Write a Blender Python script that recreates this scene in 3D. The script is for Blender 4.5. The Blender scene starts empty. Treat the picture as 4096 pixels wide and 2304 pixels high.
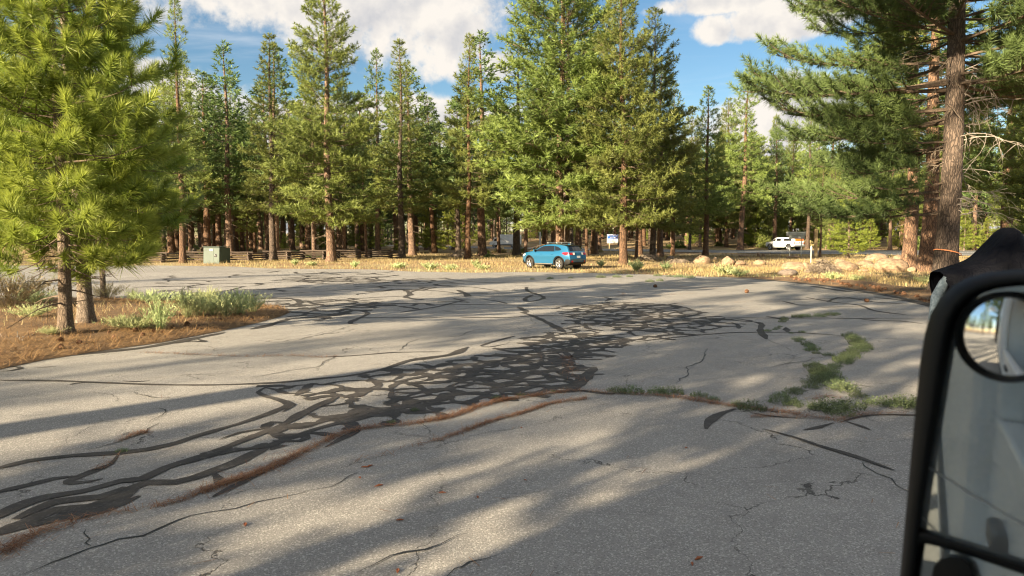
import bpy, bmesh, math, random
import numpy as np
from mathutils import Vector, Matrix, geometry

# ------------------------------------------------------------------ camera, sky, sun, exposure
SC = bpy.context.scene
COL = SC.collection
FPX, CAMH, HORIZON = 2840.0, 2.0, 950.0          # focal length and horizon in photo pixels (4096 wide)
PITCH = math.atan((1152 - HORIZON) / FPX)
cam = bpy.data.cameras.new('camera'); cam.sensor_width = 36; cam.lens = FPX / 4096 * 36
cam.clip_start = 0.05; cam.clip_end = 6000
cam.dof.use_dof = True; cam.dof.focus_distance = 22; cam.dof.aperture_fstop = 6.5
camo = bpy.data.objects.new('camera', cam); COL.objects.link(camo)
camo.location = (0, 0, CAMH); camo.rotation_euler = (math.pi / 2 - PITCH, 0, 0)
SC.camera = camo

SUN_EL, SUN_AZ = math.radians(17.5), math.radians(-134)     # azimuth from +Y, clockwise positive
SUND = Vector((math.sin(SUN_AZ) * math.cos(SUN_EL), math.cos(SUN_AZ) * math.cos(SUN_EL), math.sin(SUN_EL)))
sun = bpy.data.lights.new('sun', 'SUN'); sun.energy = 5.0; sun.angle = math.radians(0.53); sun.color = (1, 0.85, 0.62)
suno = bpy.data.objects.new('sun', sun); COL.objects.link(suno)
suno.rotation_euler = (-SUND).to_track_quat('-Z', 'Y').to_euler()

SC.view_settings.view_transform = 'Standard'; SC.view_settings.look = 'None'
SC.view_settings.exposure = 1.9; SC.view_settings.gamma = 1.0
SC.view_settings.use_white_balance = True; SC.view_settings.white_balance_temperature = 6950
SC.render.engine = 'CYCLES'
cy = SC.cycles
cy.max_bounces = 5; cy.diffuse_bounces = 2; cy.glossy_bounces = 3; cy.transmission_bounces = 3; cy.transparent_max_bounces = 6
cy.use_denoising = True; cy.denoiser = 'OPENIMAGEDENOISE'; cy.denoising_input_passes = 'RGB_ALBEDO_NORMAL'
cy.caustics_reflective = False; cy.caustics_refractive = False
cy.sample_clamp_indirect = 4.0; cy.use_adaptive_sampling = True; cy.adaptive_threshold = 0.018; cy.filter_width = 1.15

class NT:
    """small node-tree writer"""
    def __init__(s, tree): s.t = tree
    def n(s, typ, ins=None, **kw):
        nd = s.t.nodes.new(typ)
        for k, v in kw.items(): setattr(nd, k, v)
        for k, v in (ins or {}).items():
            sock = nd.inputs[k]
            if hasattr(v, 'default_value') or isinstance(v, bpy.types.NodeSocket): s.t.links.new(v, sock)
            else: sock.default_value = v
        return nd
    def m(s, op, a, b=0.0, c=None, clamp=False):
        d = {0: a, 1: b}
        if c is not None: d[2] = c
        return s.n('ShaderNodeMath', d, operation=op, use_clamp=clamp).outputs[0]
    def v(s, op, a, b=(0, 0, 0), out=0): return s.n('ShaderNodeVectorMath', {0: a, 1: b}, operation=op).outputs[out]
    def mix(s, f, a, b):
        nd = s.n('ShaderNodeMix', data_type='RGBA')
        for i, x in ((0, f), (6, a), (7, b)):
            if isinstance(x, bpy.types.NodeSocket): s.t.links.new(x, nd.inputs[i])
            else: nd.inputs[i].default_value = x if i == 0 else ((*x, 1) if len(x) == 3 else x)
        return nd.outputs[2]
    def ramp(s, f, a, b, lo=0.0, hi=1.0, smooth=True):
        return s.n('ShaderNodeMapRange', {0: f, 1: a, 2: b, 3: lo, 4: hi}, interpolation_type='SMOOTHSTEP' if smooth else 'LINEAR').outputs[0]
    def noise(s, vec, scale, detail=4, rough=0.55, dist=0.0):
        return s.n('ShaderNodeTexNoise', {'Vector': vec, 'Scale': scale, 'Detail': detail, 'Roughness': rough, 'Distortion': dist}).outputs[0]

def px_dir(px, py):
    a, b = (px - 2048) / FPX, -(py - 1152) / FPX
    sp, cp = math.sin(PITCH), math.cos(PITCH)
    return Vector((a, b * sp + cp, b * cp - sp))
def G(px, py, z=0.0):
    d = px_dir(px, py); t = (z - CAMH) / d.z
    return Vector((d.x * t, d.y * t, z))
def AT(px, py, Y):
    d = px_dir(px, py); t = Y / d.y
    return Vector((d.x * t, Y, CAMH + d.z * t))

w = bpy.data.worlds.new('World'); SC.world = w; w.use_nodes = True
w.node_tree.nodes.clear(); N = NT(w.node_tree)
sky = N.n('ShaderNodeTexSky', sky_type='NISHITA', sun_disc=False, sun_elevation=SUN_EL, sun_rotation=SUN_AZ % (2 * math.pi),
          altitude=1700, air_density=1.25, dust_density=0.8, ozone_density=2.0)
dirv = N.n('ShaderNodeTexCoord').outputs['Generated']
sep = N.n('ShaderNodeSeparateXYZ', {0: dirv})
# flat cloud-deck coordinates for the scattered clouds everywhere, ellipses for the big cumulus ones
DECK = (3.1, 0.4, 0.0)  # unseen clouds added to whiten the shade fill; offset picked for that
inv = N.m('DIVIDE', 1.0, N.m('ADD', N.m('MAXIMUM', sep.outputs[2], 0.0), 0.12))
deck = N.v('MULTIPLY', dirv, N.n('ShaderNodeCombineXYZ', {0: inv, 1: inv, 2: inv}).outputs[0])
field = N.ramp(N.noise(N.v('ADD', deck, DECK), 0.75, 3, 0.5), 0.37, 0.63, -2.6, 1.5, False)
cb_low = None
for (px, py, wa, we) in ((1080, -60, .24, .062), (1560, 60, .155, .075), (1700, 150, .085, .06), (1990, 265, .03, .022), (2860, 115, .03, .02), (3150, 70, .10, .03),
                         (3150, 480, .12, .055), (2900, 10, .1, .016), (760, 520, .05, .03)):
    c = px_dir(px, py).normalized(); u = Vector((c.y, -c.x, 0)).normalized(); vv = u.cross(c)
    a = N.m('DIVIDE', N.v('DOT_PRODUCT', dirv, tuple(u), out=1), wa)
    b = N.m('DIVIDE', N.v('DOT_PRODUCT', dirv, tuple(vv), out=1), we)
    front = N.m('GREATER_THAN', N.v('DOT_PRODUCT', dirv, tuple(c), out=1), 0.5)
    e = N.m('SUBTRACT', N.m('MULTIPLY', N.m('SUBTRACT', 2.0, N.m('ADD', N.m('MULTIPLY', a, a), N.m('MULTIPLY', b, b))), front), 1.0)
    field = N.m('MAXIMUM', field, N.m('MAXIMUM', N.m('MULTIPLY', e, 1.25), -2.0))
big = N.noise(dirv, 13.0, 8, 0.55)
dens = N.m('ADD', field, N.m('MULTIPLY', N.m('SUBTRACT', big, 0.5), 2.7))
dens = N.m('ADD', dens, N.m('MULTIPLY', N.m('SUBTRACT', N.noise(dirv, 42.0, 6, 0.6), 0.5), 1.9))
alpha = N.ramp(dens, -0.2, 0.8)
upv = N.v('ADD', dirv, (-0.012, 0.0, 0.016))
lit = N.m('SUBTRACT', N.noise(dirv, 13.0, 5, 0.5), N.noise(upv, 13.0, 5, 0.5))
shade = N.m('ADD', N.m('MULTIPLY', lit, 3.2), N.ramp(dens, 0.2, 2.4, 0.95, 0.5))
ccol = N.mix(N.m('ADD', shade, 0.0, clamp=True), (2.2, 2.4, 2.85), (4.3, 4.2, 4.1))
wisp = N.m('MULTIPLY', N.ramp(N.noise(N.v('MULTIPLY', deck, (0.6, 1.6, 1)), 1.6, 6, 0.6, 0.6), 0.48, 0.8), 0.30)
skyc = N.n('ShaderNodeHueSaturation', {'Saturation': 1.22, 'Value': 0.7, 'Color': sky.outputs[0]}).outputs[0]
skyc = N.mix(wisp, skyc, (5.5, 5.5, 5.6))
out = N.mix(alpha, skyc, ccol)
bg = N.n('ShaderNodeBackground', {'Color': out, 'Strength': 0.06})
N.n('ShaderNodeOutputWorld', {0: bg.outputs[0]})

# ------------------------------------------------------------------ helpers
R = random.Random(7)
NPR = np.random.default_rng(11)

def mesh_np(name, V, F, mat=None, tint=None, smooth=False):
    V = np.asarray(V, dtype=np.float32).reshape(-1, 3); F = np.asarray(F, dtype=np.int32)
    k = F.shape[1]
    me = bpy.data.meshes.new(name)
    me.vertices.add(len(V)); me.vertices.foreach_set('co', V.ravel())
    me.loops.add(F.size); me.loops.foreach_set('vertex_index', F.ravel())
    me.polygons.add(len(F)); me.polygons.foreach_set('loop_start', np.arange(0, F.size, k, dtype=np.int32))
    if smooth: me.polygons.foreach_set('use_smooth', np.ones(len(F), dtype=bool))
    me.update(calc_edges=True)
    if tint is not None:
        at = me.attributes.new('tint', 'FLOAT', 'POINT'); at.data.foreach_set('value', np.asarray(tint, dtype=np.float32))
    if mat: me.materials.append(mat)
    return me
class MB:
    """collects mesh pieces for ONE object"""
    def __init__(s): s.v = []; s.f = []
    def add(s, vs, fs):
        o = len(s.v); s.v += [tuple(p) for p in vs]; s.f += [tuple(i + o for i in f) for f in fs]; return s
    def box(s, c, d, rot=None, taper=1.0):
        x, y, z = (q / 2 for q in d); c = Vector(c); pts = []
        for sz in (-1, 1):
            k = taper if sz > 0 else 1
            for sx, sy in ((-1, -1), (1, -1), (1, 1), (-1, 1)):
                p = Vector((sx * x * k, sy * y * k, sz * z))
                if rot: p = rot @ p
                pts.append(c + p)
        return s.add(pts, [(3, 2, 1, 0), (4, 5, 6, 7), (0, 1, 5, 4), (1, 2, 6, 5), (2, 3, 7, 6), (3, 0, 4, 7)])
    def tube(s, pts, rad, n=6, cap=True):
        pts = [Vector(p) for p in pts]
        if not hasattr(rad, '__len__'): rad = [rad] * len(pts)
        o = len(s.v); prev = None
        for i, p in enumerate(pts):
            d = (pts[min(i + 1, len(pts) - 1)] - pts[max(i - 1, 0)])
            d = d.normalized() if d.length > 1e-9 else Vector((0, 0, 1))
            if prev is None: a = d.orthogonal().normalized()
            else:
                a = prev - d * prev.dot(d); a = a.normalized() if a.length > 1e-6 else d.orthogonal().normalized()
            prev = a; b = d.cross(a)
            for k in range(n):
                t = 2 * math.pi * k / n
                s.v.append(tuple(p + (a * math.cos(t) + b * math.sin(t)) * rad[i]))
        for i in range(len(pts) - 1):
            for k in range(n):
                k2 = (k + 1) % n
                s.f.append((o + i * n + k, o + i * n + k2, o + (i + 1) * n + k2, o + (i + 1) * n + k))
        if cap:
            s.f.append(tuple(o + k for k in reversed(range(n)))); e = o + (len(pts) - 1) * n
            s.f.append(tuple(e + k for k in range(n)))
        return s
    def lathe(s, prof, n=20, axis='Z', c=(0, 0, 0)):
        o = len(s.v); c = Vector(c)
        for (r, h) in prof:
            for k in range(n):
                t = 2 * math.pi * k / n; a, b = r * math.cos(t), r * math.sin(t)
                s.v.append(tuple(c + (Vector((a, b, h)) if axis == 'Z' else Vector((a, h, b)))))
        for i in range(len(prof) - 1):
            for k in range(n):
                k2 = (k + 1) % n
                q = (o + i * n + k, o + i * n + k2, o + (i + 1) * n + k2, o + (i + 1) * n + k)
                s.f.append(q if axis == 'Z' else q[::-1])
        return s
    def mesh(s, name, mat=None, smooth=None):
        me = bpy.data.meshes.new(name); me.from_pydata(s.v, [], s.f); me.update()
        if mat: me.materials.append(mat)
        if smooth is not None:
            me.polygons.foreach_set('use_smooth', [True] * len(me.polygons)); me.set_sharp_from_angle(angle=math.radians(smooth))
        return me
def obj(name, data, parent=None, loc=None, rz=0.0):
    o = bpy.data.objects.new(name, data); COL.objects.link(o)
    if loc is not None: o.location = loc
    if rz: o.rotation_euler = (0, 0, rz)
    if parent: o.parent = parent
    return o
def tag(o, label=None, cat=None, group=None, kind=None):
    for k, v in (('label', label), ('category', cat), ('group', group), ('kind', kind)):
        if v: o[k] = v
    return o
def root(name, label, cat, loc=(0, 0, 0), rz=0.0, group=None):
    return tag(obj(name, None, None, loc, rz), label, cat, group)
def bevel(me, width=0.01, seg=2, angle=30):
    bm = bmesh.new(); bm.from_mesh(me)
    es = [e for e in bm.edges if len(e.link_faces) == 2 and e.calc_face_angle(0) > math.radians(angle)]
    bmesh.ops.bevel(bm, geom=es, offset=width, segments=seg, affect='EDGES', profile=0.5)
    bm.to_mesh(me); bm.free(); return me
def inside(poly, X, Y):
    X = np.asarray(X, float); Y = np.asarray(Y, float); r = np.zeros(X.shape, bool); n = len(poly)
    for i in range(n):
        x1, y1 = poly[i][0], poly[i][1]; x2, y2 = poly[(i + 1) % n][0], poly[(i + 1) % n][1]
        if y1 == y2: continue
        c = ((y1 > Y) != (y2 > Y)) & (X < (x2 - x1) * (Y - y1) / (y2 - y1) + x1); r ^= c
    return r
def edge_dist(poly, X, Y):
    X = np.asarray(X, float); Y = np.asarray(Y, float); d = np.full(X.shape, 1e9); n = len(poly)
    for i in range(n):
        x1, y1 = poly[i][0], poly[i][1]; x2, y2 = poly[(i + 1) % n][0], poly[(i + 1) % n][1]
        L = (x2 - x1) ** 2 + (y2 - y1) ** 2 + 1e-12
        t = np.clip(((X - x1) * (x2 - x1) + (Y - y1) * (y2 - y1)) / L, 0, 1)
        d = np.minimum(d, np.hypot(X - x1 - t * (x2 - x1), Y - y1 - t * (y2 - y1)))
    return d
_ph = NPR.uniform(0, 6.28, (12,)); _an = NPR.uniform(0, 6.28, (12,))
def wob(X, Y, sc=1.0):
    X = np.asarray(X, float); Y = np.asarray(Y, float); s = 0
    for i in range(12):
        f = sc * 1.45 ** (i % 6) * 0.6; s = s + np.sin((X * math.cos(_an[i]) + Y * math.sin(_an[i])) * f + _ph[i]) / 1.4 ** (i % 6)
    return s / 5.0

# ------------------------------------------------------------------ materials
def mat(name, base=(0.5, 0.5, 0.5), rough=0.6, metal=0.0, spec=None, coat=0.0):
    m = bpy.data.materials.new(name); m.use_nodes = True; nt = m.node_tree; b = nt.nodes['Principled BSDF']
    b.inputs['Base Color'].default_value = (*base, 1); b.inputs['Roughness'].default_value = rough; b.inputs['Metallic'].default_value = metal
    if spec is not None: b.inputs['Specular IOR Level'].default_value = spec
    if coat: b.inputs['Coat Weight'].default_value = coat; b.inputs['Coat Roughness'].default_value = 0.05
    return m
def nodes(m): return NT(m.node_tree), m.node_tree.nodes['Principled BSDF']
def varied(name, a, b, scale=6.0, rough=0.7, bump=0.0, metal=0.0, stretch=(1, 1, 1), rnd=0.0, detail=5, bscale=None):
    """two-tone noise material in object space"""
    m = mat(name, a, rough, metal); n, p = nodes(m)
    co = n.v('MULTIPLY', n.n('ShaderNodeTexCoord').outputs['Object'], stretch)
    f = n.ramp(n.noise(co, scale, detail, 0.6), 0.3, 0.7)
    c = n.mix(f, a, b)
    if rnd:
        oi = n.n('ShaderNodeObjectInfo').outputs['Random']
        c = n.n('ShaderNodeHueSaturation', {'Color': c, 'Value': n.ramp(oi, 0, 1, 1 - rnd, 1 + rnd, False)}).outputs[0]
    n.t.links.new(c, p.inputs['Base Color'])
    if bump:
        bp = n.n('ShaderNodeBump', {'Height': n.noise(co, bscale or scale * 4, 4), 'Strength': bump, 'Distance': 0.02}); n.t.links.new(bp.outputs[0], p.inputs['Normal'])
    return m
def foliage(name, dark, light, trans=0.3, rough=0.5):
    m = mat(name, dark, rough); n, p = nodes(m)
    t = n.n('ShaderNodeAttribute', attribute_name='tint').outputs['Fac']
    oi = n.n('ShaderNodeObjectInfo').outputs['Random']
    c = n.mix(t, dark, light)
    c = n.n('ShaderNodeHueSaturation', {'Color': c, 'Hue': n.ramp(oi, 0, 1, 0.485, 0.515, False), 'Value': n.ramp(oi, 0, 1, 0.85, 1.15, False)}).outputs[0]
    n.t.links.new(c, p.inputs['Base Color'])
    p.inputs['Specular IOR Level'].default_value = 0.35
    tr = n.n('ShaderNodeBsdfTranslucent', {'Color': c})
    mx = n.n('ShaderNodeMixShader', {0: trans, 1: p.outputs[0], 2: tr.outputs[0]})
    n.t.links.new(mx.outputs[0], n.t.nodes['Material Output'].inputs[0])
    return m
def bark(name, dark, mid, light, sc=1.0):
    m = mat(name, mid, 0.9); n, p = nodes(m)
    co = n.n('ShaderNodeTexCoord').outputs['Object']
    warp = n.v('ADD', co, n.v('MULTIPLY', n.n('ShaderNodeTexNoise', {'Vector': co, 'Scale': 3.0 * sc, 'Detail': 3}).outputs[1], (0.18, 0.18, 0.5)))
    st = n.v('MULTIPLY', warp, (15.0 * sc, 15.0 * sc, 2.6 * sc))
    ed = n.n('ShaderNodeTexVoronoi', {'Vector': st, 'Scale': 1.0}, feature='DISTANCE_TO_EDGE').outputs[0]
    plate = n.ramp(n.m('ADD', ed, n.m('MULTIPLY', n.noise(n.v('MULTIPLY', co, (22, 22, 5)), 1.0, 4, 0.7), 0.3)), 0.1, 0.38)
    cell = n.n('ShaderNodeTexVoronoi', {'Vector': st, 'Scale': 1.0}).outputs['Color']
    cv = n.n('ShaderNodeSeparateColor', {0: cell}).outputs[0]
    fine = n.noise(n.v('MULTIPLY', co, (40, 40, 14)), 1.0, 5, 0.7)
    top = n.mix(n.m('MULTIPLY_ADD', cv, 0.5, n.m('MULTIPLY', n.m('SUBTRACT', fine, 0.3), 1.0), True), mid, light)
    c = n.mix(n.m('MULTIPLY_ADD', plate, 0.85, 0.15), dark, top)
    oi = n.n('ShaderNodeObjectInfo').outputs['Random']
    c = n.n('ShaderNodeHueSaturation', {'Color': c, 'Value': n.ramp(oi, 0, 1, 0.75, 1.2, False), 'Saturation': n.ramp(oi, 0, 1, 1.1, 0.8, False)}).outputs[0]
    n.t.links.new(c, p.inputs['Base Color'])
    h = n.m('ADD', plate, n.m('MULTIPLY', fine, 0.5))
    bp = n.n('ShaderNodeBump', {'Height': h, 'Strength': 0.9, 'Distance': 0.035 / sc}); n.t.links.new(bp.outputs[0], p.inputs['Normal'])
    return m

M = {}
M['needle_near'] = foliage('pine_needles_bright', (0.115, 0.175, 0.027), (0.4, 0.46, 0.09), 0.42, 0.45)
M['needle_mid'] = foliage('pine_needles', (0.085, 0.125, 0.032), (0.30, 0.355, 0.098), 0.4, 0.5)
M['needle_dull'] = foliage('pine_needles_dull', (0.065, 0.105, 0.036), (0.2, 0.27, 0.09), 0.36, 0.5)
M['bark'] = bark('pine_bark', (0.035, 0.022, 0.016), (0.15, 0.085, 0.052), (0.31, 0.18, 0.105))
M['bark_grey'] = bark('pine_bark_greyish', (0.032, 0.024, 0.019), (0.12, 0.085, 0.064), (0.19, 0.138, 0.103))
M['bark_young'] = bark('young_pine_bark', (0.05, 0.033, 0.023), (0.17, 0.12, 0.085), (0.34, 0.26, 0.19), 2.2)
M['limb'] = varied('limb_bark', (0.075, 0.055, 0.038), (0.17, 0.12, 0.085), 9, 0.9)
M['dead'] = varied('dead_wood', (0.2, 0.17, 0.14), (0.38, 0.33, 0.28), 7, 0.9)
M['grass'] = foliage('dry_grass', (0.19, 0.15, 0.06), (0.52, 0.42, 0.2), 0.3, 0.6)
M['green'] = foliage('green_weeds', (0.085, 0.12, 0.055), (0.24, 0.295, 0.145), 0.3, 0.6)
M['sage'] = foliage('pale_brush', (0.25, 0.3, 0.14), (0.6, 0.66, 0.34), 0.35, 0.7)
M['straw'] = foliage('straw_brush', (0.25, 0.2, 0.09), (0.6, 0.5, 0.28), 0.25, 0.7)
M['litter'] = foliage('dead_needles', (0.18, 0.08, 0.035), (0.44, 0.27, 0.13), 0.1, 0.7)
M['twig'] = varied('grey_twigs', (0.1, 0.075, 0.055), (0.26, 0.21, 0.16), 5, 0.9)
M['rock'] = varied('tan_boulder', (0.17, 0.115, 0.075), (0.36, 0.255, 0.165), 3.5, 0.95, 0.9, rnd=0.15, bscale=9)
M['rock_dark'] = varied('dark_boulder', (0.13, 0.1, 0.08), (0.26, 0.21, 0.17), 2.5, 0.9, 0.6)
M['rail'] = varied('weathered_rail', (0.05, 0.037, 0.03), (0.17, 0.125, 0.095), 4, 0.9, 0.5, stretch=(0.6, 6, 6), rnd=0.25)
M['cone'] = varied('cone_scales', (0.07, 0.03, 0.015), (0.2, 0.1, 0.05), 20, 0.8)
M['black'] = mat('black_plastic', (0.006, 0.006, 0.006), 0.5, 0, 0.3)
M['rubber'] = varied('tyre_rubber', (0.018, 0.018, 0.018), (0.035, 0.033, 0.03), 8, 0.85)
M['glass'] = mat('tinted_glass', (0.012, 0.014, 0.016), 0.04, 0.0, 0.8)
M['blue'] = mat('blue_car_paint', (0.018, 0.14, 0.27), 0.28, 0.35, 0.5, 1.0)
M['white'] = varied('white_paint', (0.72, 0.72, 0.7), (0.82, 0.82, 0.8), 1.5, 0.35)
M['steel'] = varied('galvanised_steel', (0.42, 0.45, 0.43), (0.55, 0.58, 0.55), 3, 0.5, metal=0.2)
M['alloy'] = mat('machined_alloy', (0.75, 0.75, 0.76), 0.25, 0.9)
M['red'] = mat('red_lens', (0.35, 0.008, 0.012), 0.15, 0, 0.6, 0.6)
M['clear'] = mat('clear_lens', (0.7, 0.68, 0.66), 0.1, 0, 0.6, 0.5)
M['orange'] = mat('orange_panel', (0.78, 0.2, 0.03), 0.5)
M['cab_green'] = varied('cabinet_green_paint', (0.035, 0.06, 0.046), (0.05, 0.078, 0.06), 1.2, 0.55, rnd=0)
M['signblue'] = mat('sign_blue', (0.01, 0.10, 0.42), 0.4)
M['signwhite'] = varied('sign_white', (0.62, 0.62, 0.6), (0.72, 0.72, 0.7), 2, 0.5)
M['ink'] = mat('sign_ink', (0.02, 0.02, 0.02), 0.6)
M['post'] = varied('timber_post', (0.42, 0.3, 0.16), (0.6, 0.46, 0.26), 3, 0.8, stretch=(4, 4, 0.6))
M['strap'] = mat('orange_strap', (0.8, 0.3, 0.12), 0.6)
M['roadline'] = varied('road_paint', (0.6, 0.6, 0.58), (0.75, 0.75, 0.72), 4, 0.7)

def mat_asphalt():
    m = mat('weathered_asphalt', (0.2, 0.2, 0.19), 0.88); n, p = nodes(m)
    co = n.n('ShaderNodeTexCoord').outputs['Object']
    big = n.noise(co, 0.22, 5, 0.6); mid = n.noise(co, 2.2, 6, 0.7)
    grit = n.n('ShaderNodeTexVoronoi', {'Vector': co, 'Scale': 95.0}); g = n.n('ShaderNodeSeparateColor', {0: grit.outputs['Color']}).outputs[0]
    grit2 = n.noise(co, 70, 4, 0.8); pit = n.noise(co, 24, 3, 0.7)
    c = n.mix(n.ramp(big, 0.3, 0.7), (0.265, 0.25, 0.23), (0.35, 0.332, 0.305))
    c = n.mix(n.m('MULTIPLY', n.ramp(mid, 0.35, 0.75), 0.5), c, (0.19, 0.18, 0.168))
    c = n.mix(n.ramp(g, 0.70, 0.98, 0, 0.7), c, (0.6, 0.57, 0.52))
    c = n.mix(n.ramp(grit2, 0.50, 0.66, 0, 0.85), c, (0.085, 0.08, 0.075))
    c = n.mix(n.ramp(pit, 0.6, 0.74, 0, 0.6), c, (0.1, 0.095, 0.09))
    c = n.mix(n.m('MULTIPLY', n.ramp(n.noise(co, 0.55, 5, 0.7, 0.5), 0.56, 0.74), 0.45), c, (0.15, 0.14, 0.13))
    # fine hairline cracks
    wv = n.v('ADD', co, n.v('MULTIPLY', n.n('ShaderNodeTexNoise', {'Vector': co, 'Scale': 1.6, 'Detail': 5, 'Roughness': 0.65}).outputs[1], (0.9, 0.9, 0)))
    ed = n.n('ShaderNodeTexVoronoi', {'Vector': wv, 'Scale': 0.42}, feature='DISTANCE_TO_EDGE').outputs[0]
    ed2 = n.n('ShaderNodeTexVoronoi', {'Vector': wv, 'Scale': 1.15}, feature='DISTANCE_TO_EDGE').outputs[0]
    k1 = n.ramp(ed, 0.001, 0.0035, 1, 0); k2 = n.m('MULTIPLY', n.ramp(ed2, 0.0025, 0.008, 1, 0), n.ramp(n.noise(co, 0.35, 3), 0.52, 0.62))
    crack = n.m('MULTIPLY', n.m('MAXIMUM', k1, k2), n.ramp(n.noise(co, 0.9, 2), 0.42, 0.58))
    c = n.mix(n.m('MULTIPLY', crack, 0.85), c, (0.03, 0.026, 0.022))
    n.t.links.new(c, p.inputs['Base Color'])
    h = n.m('SUBTRACT', n.m('ADD', n.m('MULTIPLY', g, 0.5), grit2), n.m('MULTIPLY', crack, 2.0))
    bp = n.n('ShaderNodeBump', {'Height': h, 'Strength': 0.7, 'Distance': 0.012}); n.t.links.new(bp.outputs[0], p.inputs['Normal'])
    return m
def mat_seal():
    m = mat('crack_sealant_tar', (0.03, 0.027, 0.025), 0.75); n, p = nodes(m)
    co = n.n('ShaderNodeTexCoord').outputs['Object']
    c = n.mix(n.ramp(n.noise(co, 1.7, 5, 0.65), 0.3, 0.75), (0.02, 0.017, 0.015), (0.06, 0.05, 0.042))
    c = n.mix(n.ramp(n.noise(co, 45, 3, 0.7), 0.52, 0.72, 0, 0.6), c, (0.13, 0.12, 0.11))
    c = n.mix(n.ramp(n.noise(co, 7, 5, 0.7), 0.56, 0.74, 0, 0.6), c, (0.15, 0.14, 0.128))
    n.t.links.new(c, p.inputs['Base Color'])
    bp = n.n('ShaderNodeBump', {'Height': n.noise(co, 40, 3), 'Strength': 0.5, 'Distance': 0.01}); n.t.links.new(bp.outputs[0], p.inputs['Normal'])
    return m
def mat_ground():
    m = mat('forest_floor', (0.2, 0.13, 0.07), 0.95); n, p = nodes(m)
    co = n.n('ShaderNodeTexCoord').outputs['Object']
    a = n.noise(co, 0.16, 5, 0.6); b = n.noise(co, 1.3, 6, 0.7); f = n.noise(co, 14, 5, 0.75)
    c = n.mix(n.ramp(b, 0.3, 0.7), (0.2, 0.125, 0.07), (0.36, 0.23, 0.11))
    c = n.mix(n.ramp(a, 0.42, 0.62, 0, 0.8), c, (0.38, 0.3, 0.16))
    c = n.mix(n.ramp(f, 0.5, 0.75, 0, 0.7), c, (0.11, 0.07, 0.045))
    n.t.links.new(c, p.inputs['Base Color'])
    bp = n.n('ShaderNodeBump', {'Height': n.m('ADD', f, b), 'Strength': 0.8, 'Distance': 0.06}); n.t.links.new(bp.outputs[0], p.inputs['Normal'])
    return m
def mat_needlebed():
    m = mat('needle_covered_soil', (0.35, 0.19, 0.07), 0.95); n, p = nodes(m)
    co = n.n('ShaderNodeTexCoord').outputs['Object']
    b = n.noise(co, 1.1, 5, 0.65); f = n.noise(n.v('MULTIPLY', co, (1, 1.6, 1)), 26, 5, 0.75)
    c = n.mix(n.ramp(b, 0.35, 0.65), (0.13, 0.08, 0.045), (0.25, 0.155, 0.075))
    c = n.mix(n.ramp(f, 0.48, 0.7, 0, 0.8), c, (0.1, 0.055, 0.03))
    c = n.mix(n.ramp(n.noise(co, 33, 3, 0.7), 0.58, 0.75, 0, 0.8), c, (0.55, 0.36, 0.17))
    n.t.links.new(c, p.inputs['Base Color'])
    bp = n.n('ShaderNodeBump', {'Height': f, 'Strength': 0.9, 'Distance': 0.04}); n.t.links.new(bp.outputs[0], p.inputs['Normal'])
    return m
M['asphalt'] = mat_asphalt(); M['seal'] = mat_seal(); M['ground'] = mat_ground(); M['bed'] = mat_needlebed()
M['road'] = varied('highway_asphalt', (0.13, 0.13, 0.13), (0.18, 0.178, 0.17), 0.8, 0.85)
# ------------------------------------------------------------------ the setting
def px_poly(pts): return [(G(x, y).x, G(x, y).y) for x, y in pts]
LOT = px_poly([(-1500, 1062), (0, 1062), (640, 1062), (930, 1066), (1080, 1074), (1500, 1078), (1640, 1086), (1900, 1091), (2060, 1088), (2360, 1092), (2600, 1098), (2800, 1106),
               (3000, 1112), (3150, 1125), (3300, 1140), (3450, 1160), (3600, 1185), (3760, 1222), (4100, 1300), (5000, 1500)]) + [(26, -45), (-70, -45)]
ISLAND = px_poly([(-900, 1640), (-300, 1545), (0, 1478), (180, 1440), (400, 1405), (640, 1372), (860, 1330), (1020, 1295), (1120, 1268), (1162, 1250), (1140, 1236), (1050, 1222),
                  (900, 1212), (700, 1204), (450, 1199), (0, 1197), (-900, 1215), (-1600, 1260)])
ROAD_NEAR = [(5200, 1040), (4300, 1030), (3600, 1021), (3000, 1014), (2700, 1009.5), (2300, 1002), (2000, 996), (1800, 991), (1500, 984)]
ROAD_FAR = [(5200, 1006), (4300, 1004), (3600, 1003), (3000, 1001.5), (2700, 999.5), (2300, 994), (2000, 988.5), (1800, 984.5), (1500, 979)]
ROAD = px_poly(ROAD_NEAR + ROAD_FAR[::-1])

def ground_h(X, Y):
    X = np.asarray(X, float); Y = np.asarray(Y, float)
    inl = inside(LOT, X, Y); d = edge_dist(LOT, X, Y)
    h = np.where(inl, -0.06, -0.015 + np.clip(d / 4, 0, 1) * (0.10 * wob(X, Y, 0.35) + 0.05) + np.clip(d / 1.2, 0, 1) * 0.02)
    rd = np.where(inside(ROAD, X, Y), 0, edge_dist(ROAD, X, Y)); k = np.clip(rd / 6, 0, 1)
    h = np.where(inl, h, h * k - 0.02 * (1 - k))
    far = np.clip((Y - 112 - np.maximum(0, 20 - X) * 1.1) / 60, 0, 3)
    return h + np.where(rd > 1, far * 1.6, 0) * k
def gz(x, y): return float(ground_h(np.array([x]), np.array([y]))[0])
def isl_h(X, Y):
    d = edge_dist(ISLAND, X, Y); return np.where(inside(ISLAND, X, Y), 0.012 + np.clip(d / 2.0, 0, 1) ** 0.7 * (0.16 + 0.05 * wob(X, Y, 1.1)), -0.02)
def base_z(x, y):
    if inside(ISLAND, np.array([x]), np.array([y]))[0]: return float(isl_h(np.array([x]), np.array([y]))[0])
    if inside(LOT, np.array([x]), np.array([y]))[0]: return 0.0
    return gz(x, y)

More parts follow.
